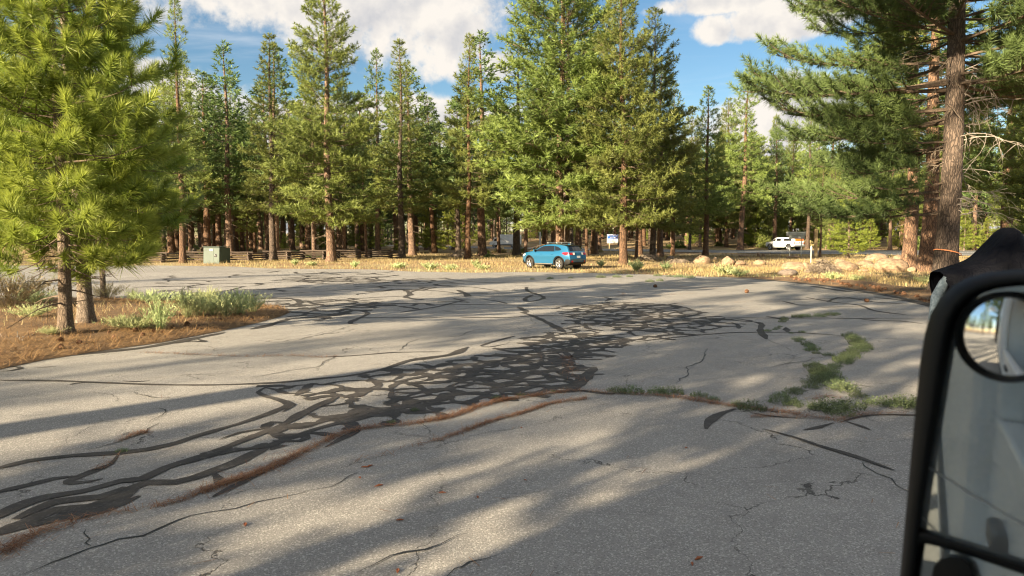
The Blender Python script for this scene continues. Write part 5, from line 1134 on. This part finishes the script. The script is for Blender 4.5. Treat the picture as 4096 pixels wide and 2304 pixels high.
# shrubs along the forest edge of the highway
def shrub_mesh(seed, m_):
    r = np.random.default_rng(seed); n = 420; d = r.normal(0, 1, (n, 3)); d[:, 2] = np.abs(d[:, 2]); d /= np.linalg.norm(d, axis=1)[:, None]; P = d * (r.random(n) ** .35)[:, None] * np.array([1, 1, .9]) * (1 + .25 * np.sin(d[:, :1] * 5 + seed))
    V, F, t = place_tufts(P, d + r.normal(0, .5, d.shape), r.uniform(.7, 1.3, n), [tuft_template(9, .12, .1, .2, .06, 30, 85, seed + i) for i in range(3)], seed); return mesh_np('shrub', V, F, M[m_], t)
SH = [shrub_mesh(1, 'needle_dull'), shrub_mesh(2, 'straw'), shrub_mesh(3, 'needle_mid')]
rs_ = random.Random(9)
for i in range(46):
    px = rs_.uniform(2600, 4200); Y = rs_.uniform(106, 128); x = (px - 2048) / FPX * Y
    if roadside(x, Y): continue
    o = tag(obj('shrub', SH[rs_.choice((0, 0, 1, 2))], None, (x, Y, gz(x, Y) - .1), rs_.uniform(0, 6)), 'rounded wild shrub on the far side of the highway', 'shrub', 'shrubs across the highway'); s = rs_.uniform(.8, 2.0); o.scale = (s * 1.2, s, s)
for i in range(26):
    px = rs_.uniform(600, 2600); Y = rs_.uniform(66, 120); x = (px - 2048) / FPX * Y
    if roadside(x, Y): continue
    o = tag(obj('shrub', SH[rs_.choice((0, 1, 2))], None, (x, Y, gz(x, Y) - .1), rs_.uniform(0, 6)), 'low wild shrub between the trunks of the forest', 'shrub', 'shrubs of the forest floor'); s = rs_.uniform(.4, 1.1); o.scale = (s * 1.3, s, s * .8)

# weeds in the cracks
def weed_mesh(seed, n=130, rad=.17, h=.17):
    r = np.random.default_rng(seed); V = []; T = []
    for i in range(n):
        a = r.uniform(0, 6.28); q = rad * r.random() ** .6; b = np.array([math.cos(a) * q, math.sin(a) * q, 0.0]); H = h * r.uniform(.3, 1.0) * (1 - .5 * q / rad); t = b + np.array([r.normal(0, .03), r.normal(0, .03), H]); tint = r.random()
        s = np.array([math.cos(a), math.sin(a), 0]) * .002; V += [b - s, b + s, t]; T += [.2] * 3
        for k in range(7):
            f = r.uniform(.2, 1); p = b + (t - b) * f; d = r.normal(0, 1, 3); d[2] = abs(d[2]) * .7; d /= np.linalg.norm(d); c = np.cross(d, r.normal(0, 1, 3)); c /= np.linalg.norm(c) + 1e-9; l = r.uniform(.008, .022); m2 = p + d * l * .5; V += [p, m2 + c * l * .3, p + d * l, p, p + d * l, m2 - c * l * .3]; T += [tint] * 6
    V = np.array(V); return mesh_np('weeds', V, np.arange(len(V)).reshape(-1, 3), M['green'], T)
WD = [weed_mesh(i) for i in range(4)]
def Z4(x, y): return (2900 + x * .428, 1080 + y * .428)
WEEDS = [([Z4(880, 900), Z4(900, 1000), Z4(840, 1070), Z4(750, 1120), Z4(650, 1170), Z4(560, 1185), Z4(450, 1175)], .16, .75, 'weeds in the upper left arm of the green cross on the asphalt'), ([Z4(920, 960), Z4(1040, 1090), Z4(1120, 1150), Z4(1240, 1200)], .17, .95, 'weeds in the right arm of the green cross on the asphalt'),
 ([Z4(520, 1240), Z4(640, 1270), Z4(760, 1290), Z4(880, 1310)], .16, .95, 'weeds along the needle line left of the brightest clump'), ([Z4(960, 1310), Z4(1040, 1330), Z4(1110, 1350), Z4(1140, 1300)], .13, 1.15, 'brightest leafy weeds at the bend of the needle line'), ([Z4(1030, 925), Z4(1100, 880), Z4(1170, 830), Z4(1240, 760), Z4(1250, 700), Z4(1190, 650), Z4(1170, 620)], .18, .8, 'weeds in the hooked crack above the green cross'),
 ([Z4(700, 660), Z4(770, 710), Z4(840, 730), Z4(850, 780), Z4(920, 795), Z4(1000, 810)], .2, .55, 'thin weeds in the short crack left of the hooked one'), ([Z4(1380, 1250), Z4(1480, 1260), Z4(1600, 1270), Z4(1720, 1270), Z4(1800, 1270)], .17, .9, 'weeds along the crack running under the wing mirror'),
 ([(2464, 1566), (2540, 1570), (2620, 1574), (2700, 1582), (2780, 1590), (2860, 1604), (2940, 1618), (3020, 1630)], .17, .75, 'weeds along the curved needle line in the middle of the lot'), ([(3127, 1290), (3135, 1275), (3180, 1270), (3250, 1268), (3330, 1262), (3360, 1256)], .3, .7, 'sparse weeds in the sunlit crack near the right verge'), ([(3123, 1307), (3095, 1320), (3065, 1326)], .25, .45, 'tiny weeds at the fork of two sealed cracks'),
 ([(1990, 1590), (2100, 1582), (2200, 1572)], .3, .3, 'tiny weeds where the needle line meets the dark sealant'), ([(1640, 1650), (1560, 1690), (1450, 1712)], .35, .3, 'tiny weeds in the sealant left of the needle line'), ([(480, 1815), (460, 1835), (500, 1808)], .2, .28, 'tiny weed tuft at the sealant fork on the left'), ([(3160, 1336), (3240, 1330), (3280, 1333)], .4, .35, 'tiny weeds along the thin crack below the right arch'),
 ([(2130, 1118), (2250, 1114), (2330, 1112)], .9, .9, 'pale weeds along a far crack right of the car'), ([(2400, 1111), (2480, 1109), (2560, 1107)], .7, 1.2, 'pale weeds along the far crack below the flared trunk'), ([(2600, 1128), (2640, 1124), (2680, 1126)], .7, 1.0, 'weed patch in a far crack below the leaning trunks'), ([(2760, 1112), (2690, 1108), (2620, 1104)], .6, 1.3, 'weeds creeping from the verge onto the asphalt')]
rw = random.Random(4)
for pts, sp, s, lb in WEEDS:
    ln = wl(pts); acc = 0; last = None; V = []; a0 = ln[0]; wt = root('weed_row', lb, 'weeds', (a0.x, a0.y, 0), 0, 'weeds in the asphalt cracks')
    for p in ln:
        if last is not None and (p - last).length < sp * 1.1: continue
        last = p; o = obj('weed_clump', rw.choice(WD), wt, (p.x - a0.x + rw.gauss(0, .04), p.y - a0.y + rw.gauss(0, .04), .004), rw.uniform(0, 6.28)); q = s * rw.uniform(.6, 1.25); o.scale = (q * 1.1, q * 1.1, q)
# pine cones
def cone_mesh():
    mb = MB(); mb.lathe([(.001, -.045), (.028, -.035), (.036, 0), (.022, .035), (.001, .05)], 8); r = random.Random(2)
    for k in range(46):
        t = k / 46; z = -.042 + .088 * t; rr = .034 * math.sin(math.pi * (.12 + .8 * t)) + .006; a = k * 2.4; d = Vector((math.cos(a), math.sin(a), .25)); s = Vector((-math.sin(a), math.cos(a), 0)); c = Vector((0, 0, z)) + d * rr; mb.add([c - s * .011 - d * .012, c + s * .011 - d * .012, c + d * .013 + s * .005, c + d * .013 - s * .005], [(0, 1, 2, 3)])
    return mb.mesh('pine_cone', M['cone'])
CONE = cone_mesh(); rc = random.Random(12)
def cone(px, by, s, lb, g=None):
    p = G(px, by); o = tag(obj('pine_cone', CONE, None, (p.x, p.y, base_z(p.x, p.y) + .035 * s)), lb, 'pine cone', g); o.rotation_euler = (rc.uniform(1.2, 1.9), rc.uniform(0, 6), rc.uniform(0, 6)); o.scale = (s, s, s)
cone(3468, 1209, 1.6, 'brown pine cone alone on the asphalt near the right verge'); cone(2986, 1172, 1.6, 'brown pine cone alone on the open asphalt below the boulders'); cone(2622, 1150, 1.6, 'brown pine cone alone on the sunlit far asphalt'); cone(245, 1410, 1.0, 'dark pine cone at the island edge below the nearest trunk'); cone(245, 1388, 1.0, 'dark pine cone just under the nearest trunk'); cone(318, 1392, 1.0, 'dark pine cone right of the nearest trunk')
cone(545, 1350, 1.2, 'pine cone in the needles below the tallest island plant'); cone(750, 1322, 1.2, 'pine cone in the needles right of the tallest island plant')
for i in range(64):
    t = rc.random(); px = 3160 + 600 * t; by = 1118 + 95 * t ** 1.35 + rc.uniform(-4, 20) * (.4 + t)
    p = G(px, by)
    if inside(LOT, np.array([p.x]), np.array([p.y]))[0]: by -= 12
    cone(px, by - 4, rc.uniform(.9, 1.7), 'brown pine cone among many on the needle covered verge', 'pine cones on the verge')
for i in range(10):
    p = px = rc.uniform(350, 1080); cone(px, 1400 - (px - 400) * .155 - rc.uniform(12, 40), rc.uniform(.6, .9), 'pine cone in the needles along the island edge', 'pine cones on the island')
# little rust coloured bark chips on the near asphalt
chip = MB(); chip.add([(-.03, 0, 0), (0, -.008, .006), (.03, .002, .002), (.004, .011, .008), (-.03, 0, -.003), (0, -.008, 0), (.03, .002, -.003), (.004, .011, 0)], [(0, 1, 2, 3), (4, 7, 6, 5), (0, 4, 5, 1), (1, 5, 6, 2), (2, 6, 7, 3), (3, 7, 4, 0)]); chm = chip.mesh('bark_chip', mat('rust_bark', (.32, .1, .04), .8))
for px, by in ((1440, 1912), (1515, 1945), (1770, 1972), (980, 2100), (1600, 2082), (2085, 1712), (2100, 1922), (1910, 1990), (2795, 2235), (2770, 2258), (1590, 2285), (1460, 1870), (1480, 1865), (2745, 1792)):
    p = G(px, by); o = tag(obj('bark_chip', chm, None, (p.x, p.y, .006), rc.uniform(0, 6)), 'rust coloured bark chip lying on the near asphalt', 'bark chip', 'bark chips on the asphalt'); s = rc.uniform(.6, 1.3); o.scale = (s, s, s)
# ------------------------------------------------------------------ thing under the black cover
def mat_fabric():
    m = mat('black_cover_fabric', (.0028, .0032, .006), .75, 0, .12); n, p = nodes(m)
    co = n.n('ShaderNodeTexCoord').outputs['Object']; h = n.noise(n.v('MULTIPLY', co, (3.0, 3.0, 1.6)), 3.2, 4, .55, .8)
    bp = n.n('ShaderNodeBump', {'Height': h, 'Strength': .8, 'Distance': .06}); n.t.links.new(bp.outputs[0], p.inputs['Normal']); return m
YC = 9.0
cv = root('covered_motorcycle', 'tall motorcycle under a black fabric cover behind the wing mirror', 'motorcycle', (AT(3990, 950, YC).x, YC, 0), -.12)
prof = [(3762, 1088, 1120), (3775, 1080, 1150), (3805, 1070, 1230), (3860, 1052, 1330), (3905, 1034, 1400), (3945, 996, 1450), (3970, 966, 1480), (3992, 944, 1490), (4013, 916, 1500), (4030, 906, 1500), (4047, 924, 1500), (4075, 962, 1500), (4105, 992, 1500), (4150, 1020, 1500), (4210, 1035, 1500), (4290, 1050, 1480), (4350, 1090, 1450), (4380, 1180, 1400)]
vs = []; nn = 20; x0c = cv.location.x; rr_ = random.Random(3)
for i, (px, ty, byy) in enumerate(prof):
    a = AT(px, ty, YC); b = AT(px, byy, YC); t = i / (len(prof) - 1); hw_ = .12 + .3 * math.sin(math.pi * min(1, t * 1.1 + .05)); flare = 1.25
    for j in range(nn + 1):
        u = -1 + 2 * j / nn; au = abs(u); z = a.z + (b.z - a.z) * max(0, (au - .12) / .88) ** 1.25; y = math.copysign(hw_ * (min(1, au * 3.0) ** .7) * (1 + (flare - 1) * au), u) if au > 1e-6 else 0
        fold = .045 * math.sin(i * 2.1 + j * .7) * au + .02 * math.sin(i * 5 + j * 2.3)
        vs.append((a.x - x0c + fold * .4, y + fold * (1 if u > 0 else -1), max(.12, z)))
fs = [(i * (nn + 1) + j, i * (nn + 1) + j + 1, (i + 1) * (nn + 1) + j + 1, (i + 1) * (nn + 1) + j) for i in range(len(prof) - 1) for j in range(nn)]
mb = MB(); mb.add(vs, fs)
me = mb.mesh('cover', mat_fabric(), 70); co_ = obj('cover', me, cv); co_.modifiers.new('sub', 'SUBSURF').levels = 1; co_.modifiers['sub'].render_levels = 2
for px in (3830, 4300):
    p = AT(px, 950, YC); wo = wheel(cv, p.x - x0c, 0, .31, .14, -1, 7)
p0 = AT(3778, 1120, YC); p1 = AT(3752, 1190, YC); mb = MB(); mb.tube([(p0.x - x0c + .09, 0, p0.z + .06), (p0.x - x0c + .03, 0, p0.z - .05), (p1.x - x0c + .03, 0, p1.z), (p1.x - x0c + .0, 0, p1.z - .3)], [.04, .06, .07, .06], 10); obj('bag', mb.mesh('bag', varied('pale_blue_cloth', (.05, .075, .1), (.13, .17, .21), 30, .9), 60), cv)
mp = AT(4074, 962, YC + .25); mb = MB(); mb.box((mp.x - x0c, .28, mp.z), (.125, .03, .17)); mo = obj('handlebar_mirror', bevel(mb.mesh('handlebar_mirror', M['black']), .012, 3), cv); mb = MB(); mb.box((mp.x - x0c, .262, mp.z + .005), (.095, .01, .135)); obj('mirror_face', mb.mesh('mirror_face', M['glass']), mo); mb = MB(); mb.tube([(mp.x - x0c, .28, mp.z - .08), (mp.x - x0c - .05, .25, mp.z - .35)], .012, 6); obj('mirror_stalk', mb.mesh('mirror_stalk', M['black']), mo)
lp = AT(4086, 1040, YC); lo = Vector((lp.x - x0c, -.50, lp.z)); mb = MB()
for dx, dz, sx, sz in ((.075, .032, .19, .012), (.075, -.032, .19, .012), (-.02, 0, .012, .076), (.17, 0, .012, .076)): mb.box(lo + Vector((dx, 0, dz)), (sx, .006, sz))
for dz, sx in ((.014, .022), (0, .016), (-.014, .022)): mb.box(lo + Vector((.022, 0, dz)), (sx, .006, .006))
mb.box(lo + Vector((.012, 0, 0)), (.006, .006, .034)); tag(obj('logo_patch', mb.mesh('logo_patch', M['signwhite']), cv), 'white outlined logo box')

# ------------------------------------------------------------------ the motorhome the picture is taken from, with its wing mirror
HA = math.radians(17); RH = Matrix.Rotation(HA, 4, 'Z')
mh = root('motorhome', 'white motorhome in whose wing mirror its own side shows', 'motorhome', (0, 0, 0), HA)
def mpanel(name, boxes, m_, bev=.02):
    mb = MB()
    for c, d in boxes: mb.box(c, d)
    return obj(name, bevel(mb.mesh(name, M[m_]), bev, 2) if bev else mb.mesh(name, M[m_]), mh)
YL = .36; YR = -1.85
mpanel('coach_box', [((-3.55, (YL + YR) / 2 + .03, 2.06), (5.3, YL - YR + .1, 2.98))], 'white', .06)
mpanel('overcab_bunk', [((.25, (YL + YR) / 2, 2.95), (2.3, YL - YR, .75))], 'white', .15)
mpanel('cab_door', [((.2, YL, 1.15), (2.2, .06, .95)), ((-.84, YL, 2.1), (.14, .06, .95)), ((1.24, YL, 2.1), (.1, .06, .95))], 'white', .01)
mpanel('cab_far_side', [((.2, YR, 1.6), (2.2, .06, 1.9))], 'white', .01)
mpanel('cab_floor', [((.3, (YL + YR) / 2, .68), (2.4, YL - YR, .06))], 'black', 0)
mpanel('bonnet', [((1.9, (YL + YR) / 2, 1.15), (1.2, YL - YR - .2, .8))], 'white', .12)
mpanel('coach_window', [((-3.2, YL + .085, 2.2), (1.1, .02, .7))], 'glass', .005); mpanel('coach_window', [((-5.2, YL + .085, 2.2), (.8, .02, .7))], 'glass', .005)
mpanel('door_handle', [((-.42, YL + .045, 1.42), (.16, .03, .05))], 'black', .01); mpanel('skirt_trim', [((-3.55, YL + .09, .95), (5.2, .02, .08))], 'black', 0)
for wx in (1.9, -3.9):
    for s, yy in ((1, YL - .12), (-1, YR + .12)): wheel(mh, wx, yy, .38, .25, s)

d0 = px_dir(4000, 1400).normalized()
fwd = Vector((math.cos(HA), math.sin(HA), 0)); lef = Vector((-math.sin(HA), math.cos(HA), 0))
rdir = (-fwd * .95 + lef * -.07 + Vector((0, 0, -.06))).normalized(); MN = (rdir - d0).normalized(); MC = Vector((0, 0, CAMH)) + d0 * .82
def MP(px, py, off=0.0):
    d = px_dir(px, py); o = Vector((0, 0, CAMH)); t = (MC + MN * off - o).dot(MN) / d.dot(MN); return o + d * t
MI = RH.inverted()
def mobj(name, mb, m_, parent=None, smooth=35, bev=0):
    me = mb.mesh(name, m_, smooth)
    if bev: bevel(me, bev, 3, 40); me.polygons.foreach_set('use_smooth', [True] * len(me.polygons)); me.set_sharp_from_angle(angle=math.radians(50))
    o = obj(name, me, parent or wm); o.matrix_parent_inverse = Matrix.Identity(4) if parent else MI; return o
wm = mh
def prism(poly, off0, off1, inset=0.0):
    mb = MB(); n = len(poly); a = [MP(x, y, off0) for x, y in poly]; c = sum(a, Vector()) / n; b = [MP(x, y, off1) for x, y in poly]; cb2 = sum(b, Vector()) / n; b = [cb2 + (p - cb2) * (1 - inset) for p in b]
    ct = MB(); mb.add(a + b, [tuple(range(n)), tuple(range(2 * n - 1, n - 1, -1))] + [(i, n + i, n + (i + 1) % n, (i + 1) % n) for i in range(n)]); return mb
OUTER = [(3520, 2760), (3555, 2560), (3600, 2304), (3628, 2000), (3655, 1700), (3680, 1450), (3700, 1330), (3722, 1255), (3760, 1190), (3815, 1140), (3880, 1108), (3960, 1088), (4060, 1078), (4250, 1076), (4560, 1080), (4640, 1100), (4660, 2850), (3560, 2850)]
INNER = [(3676, 2118), (3700, 1980), (3740, 1740), (3785, 1480), (3806, 1360), (3822, 1290), (3850, 1235), (3895, 1190), (3960, 1160), (4060, 1145), (4260, 1140), (4520, 1150), (4560, 1200), (4560, 2440), (4300, 2340), (4050, 2252), (3850, 2186), (3700, 2138)]
LOWER = [(3702, 2176), (3760, 2188), (3900, 2232), (4100, 2300), (4300, 2372), (4540, 2460), (4540, 2780), (3600, 2780), (3630, 2600), (3665, 2380), (3690, 2220)]
hb_ = prism(OUTER, .0, -.11, .18); mobj('mirror_housing', hb_, M['black'], bev=.012)
def rim(outer, inner, off, depth):
    """raised frame between two loops"""
    mb = MB(); n = 64
    def res(poly):
        P = [Vector((x, y, 0)) for x, y in poly]; L = [0]
        for i in range(len(P)): L.append(L[-1] + (P[(i + 1) % len(P)] - P[i]).length)
        out = []
        for k in range(n):
            t = L[-1] * k / n; i = max(j for j in range(len(P)) if L[j] <= t); f = (t - L[i]) / max(1e-6, L[i + 1] - L[i]); out.append(P[i].lerp(P[(i + 1) % len(P)], f))
        return out
    return mb
def mirror_mat():
    m = mat('mirror_glass', (.58, .65, .67), .02, 1.0); n, p = nodes(m); co = n.n('ShaderNodeTexCoord').outputs['Object']
    dirt = n.ramp(n.noise(co, 16, 6, .65), .45, .75); d = n.n('ShaderNodeBsdfDiffuse', {'Color': (.46, .475, .47, 1)})
    sp = n.ramp(n.n('ShaderNodeTexVoronoi', {'Vector': co, 'Scale': 38.0}).outputs[0], .02, .06, 1, 0); f = n.m('ADD', n.m('MULTIPLY_ADD', dirt, .2, .34), n.m('MULTIPLY', sp, .10), clamp=True)
    mx = n.n('ShaderNodeMixShader', {0: f, 1: p.outputs[0], 2: d.outputs[0]}); n.t.links.new(mx.outputs[0], n.t.nodes['Material Output'].inputs[0]); return m
MM = mirror_mat()
def flat(poly, off):
    mb = MB(); a = [MP(x, y, off) for x, y in poly]; mb.add(a, [tuple(range(len(a)))]); nf_ = (a[1] - a[0]).cross(a[2] - a[0]); return mb
# frame bars standing proud of the glass
def bar(poly, o0, o1, name='mirror_frame', bev=.004): mobj(name, prism(poly, o0, o1), M['black'], bev=bev)
mobj('mirror_glass', flat(INNER, .004), MM, smooth=None); mobj('lower_mirror_glass', flat(LOWER, .004), MM, smooth=None)
for sc_ in ([(3702, 1862), (3820, 1935), (3960, 2020), (4140, 2128)], [(3850, 1960), (3920, 2002)], [(3690, 2070), (3745, 2125)]):
    mb = MB(); n_ = len(sc_); wd_ = 3 if sc_[0][1] > 1900 else 4.5
    mb.add([MP(x, y - wd_, .0046) for x, y in sc_] + [MP(x, y + wd_, .0046) for x, y in sc_], [(i, i + 1, n_ + i + 1, n_ + i) for i in range(n_ - 1)]); mobj('glass_scratch', mb, mat('scratch_white', (.5, .53, .53), .6), smooth=None)
nI = len(OUTER)
def loft(loopA, loopB, oA, oB, name):
    """band from loop A to loop B (same point count)"""
    mb = MB(); n = len(loopA); rows = []
    for t, bump in ((0, 0), (.25, .8), (.6, 1), (.85, .75), (1, 0)):
        rows.append([MP(ax_ + (bx_ - ax_) * t, ay_ + (by_ - ay_) * t, oA + (oB - oA) * t + .014 * bump) for (ax_, ay_), (bx_, by_) in zip(loopA, loopB)])
    for r_ in rows: mb.v += [tuple(p) for p in r_]
    mb.f += [(k * n + i, k * n + (i + 1) % n, (k + 1) * n + (i + 1) % n, (k + 1) * n + i) for k in range(4) for i in range(n)]
    mobj(name, mb, M['black'], smooth=80)
FA = [(3600, 2304), (3628, 2000), (3655, 1700), (3680, 1450), (3700, 1330), (3722, 1255), (3760, 1190), (3815, 1140), (3880, 1108), (3960, 1088), (4060, 1078), (4250, 1076), (4560, 1080), (4640, 1130), (4660, 2500), (4560, 2850), (3520, 2850), (3555, 2560)]
FB = [(3664, 2250), (3696, 2000), (3746, 1710), (3790, 1450), (3806, 1360), (3822, 1290), (3850, 1235), (3895, 1190), (3930, 1172), (3985, 1155), (4070, 1145), (4250, 1140), (4500, 1150), (4556, 1200), (4556, 2500), (4520, 2780), (3600, 2780), (3630, 2520)]
loft(FA, FB, .0, .006, 'mirror_frame')
DA = [(3660, 2105), (3720, 2128), (3850, 2172), (4050, 2238), (4300, 2326), (4570, 2420)]; DB = [(3650, 2190), (3705, 2172), (3850, 2212), (4050, 2280), (4300, 2370), (4570, 2470)]
mb = MB()
for t, b_ in ((0, .004), (.3, .014), (.7, .014), (1, .004)):
    mb.v += [tuple(MP(a[0] + (b[0] - a[0]) * t, a[1] + (b[1] - a[1]) * t, b_)) for a, b in zip(DA, DB)]
mb.f += [(k * 6 + i, k * 6 + i + 1, (k + 1) * 6 + i + 1, (k + 1) * 6 + i) for k in range(3) for i in range(5)]; mobj('mirror_divider', mb, M['black'], smooth=80)
# round convex spot mirror stuck on the glass
c0 = MP(4022, 1348, .012); eu = (MP(4122, 1348, .012) - c0); rad_ = eu.length * 1.98; e1 = eu.normalized(); e2 = MN.cross(e1).normalized()
mb = MB(); nr, na = 14, 48; Rc = .17
for i in range(nr + 1):
    q = rad_ * i / nr; h_ = math.sqrt(Rc * Rc - q * q) - math.sqrt(Rc * Rc - rad_ * rad_)
    for k in range(na): a = 6.28318 * k / na; mb.v.append(tuple(c0 + (e1 * math.cos(a) + e2 * math.sin(a)) * q + MN * h_))
mb.f += [(i * na + k, (i + 1) * na + k, (i + 1) * na + (k + 1) % na, i * na + (k + 1) % na) for i in range(nr) for k in range(na)]
spm = mat('spot_mirror_glass', (.85, .86, .86), .01, 1.0); spo = mobj('spot_mirror', mb, spm, smooth=80)
mb = MB(); rows = []
for q, h_ in ((rad_ * .985, .001), (rad_ * 1.0, .006), (rad_ * 1.06, .007), (rad_ * 1.10, .0), (rad_ * 1.10, -.012)):
    for k in range(na): a = 6.28318 * k / na; mb.v.append(tuple(c0 + (e1 * math.cos(a) + e2 * math.sin(a)) * q + MN * h_))
mb.f += [(i * na + k, (i + 1) * na + k, (i + 1) * na + (k + 1) % na, i * na + (k + 1) % na) for i in range(4) for k in range(na)]; mobj('spot_mirror_rim', mb, M['black'], smooth=80)
KN = [(3722, 2420), (3724, 2320), (3735, 2265), (3760, 2236), (3800, 2224), (3850, 2232), (3885, 2262), (3900, 2304), (3906, 2420)]
mobj('mirror_dark_shape', prism(KN, .012, .004), M['black'], bev=.002)  # black rounded solid standing in for a dark shape in the lower glass
arm = MB(); a = MP(4600, 1500, -.06); b = RH @ Vector((1.1, YL + .02, 1.75)); arm.tube([a, (a + b) / 2, b], .022, 8); mobj('mirror_arm', arm, M['black'])
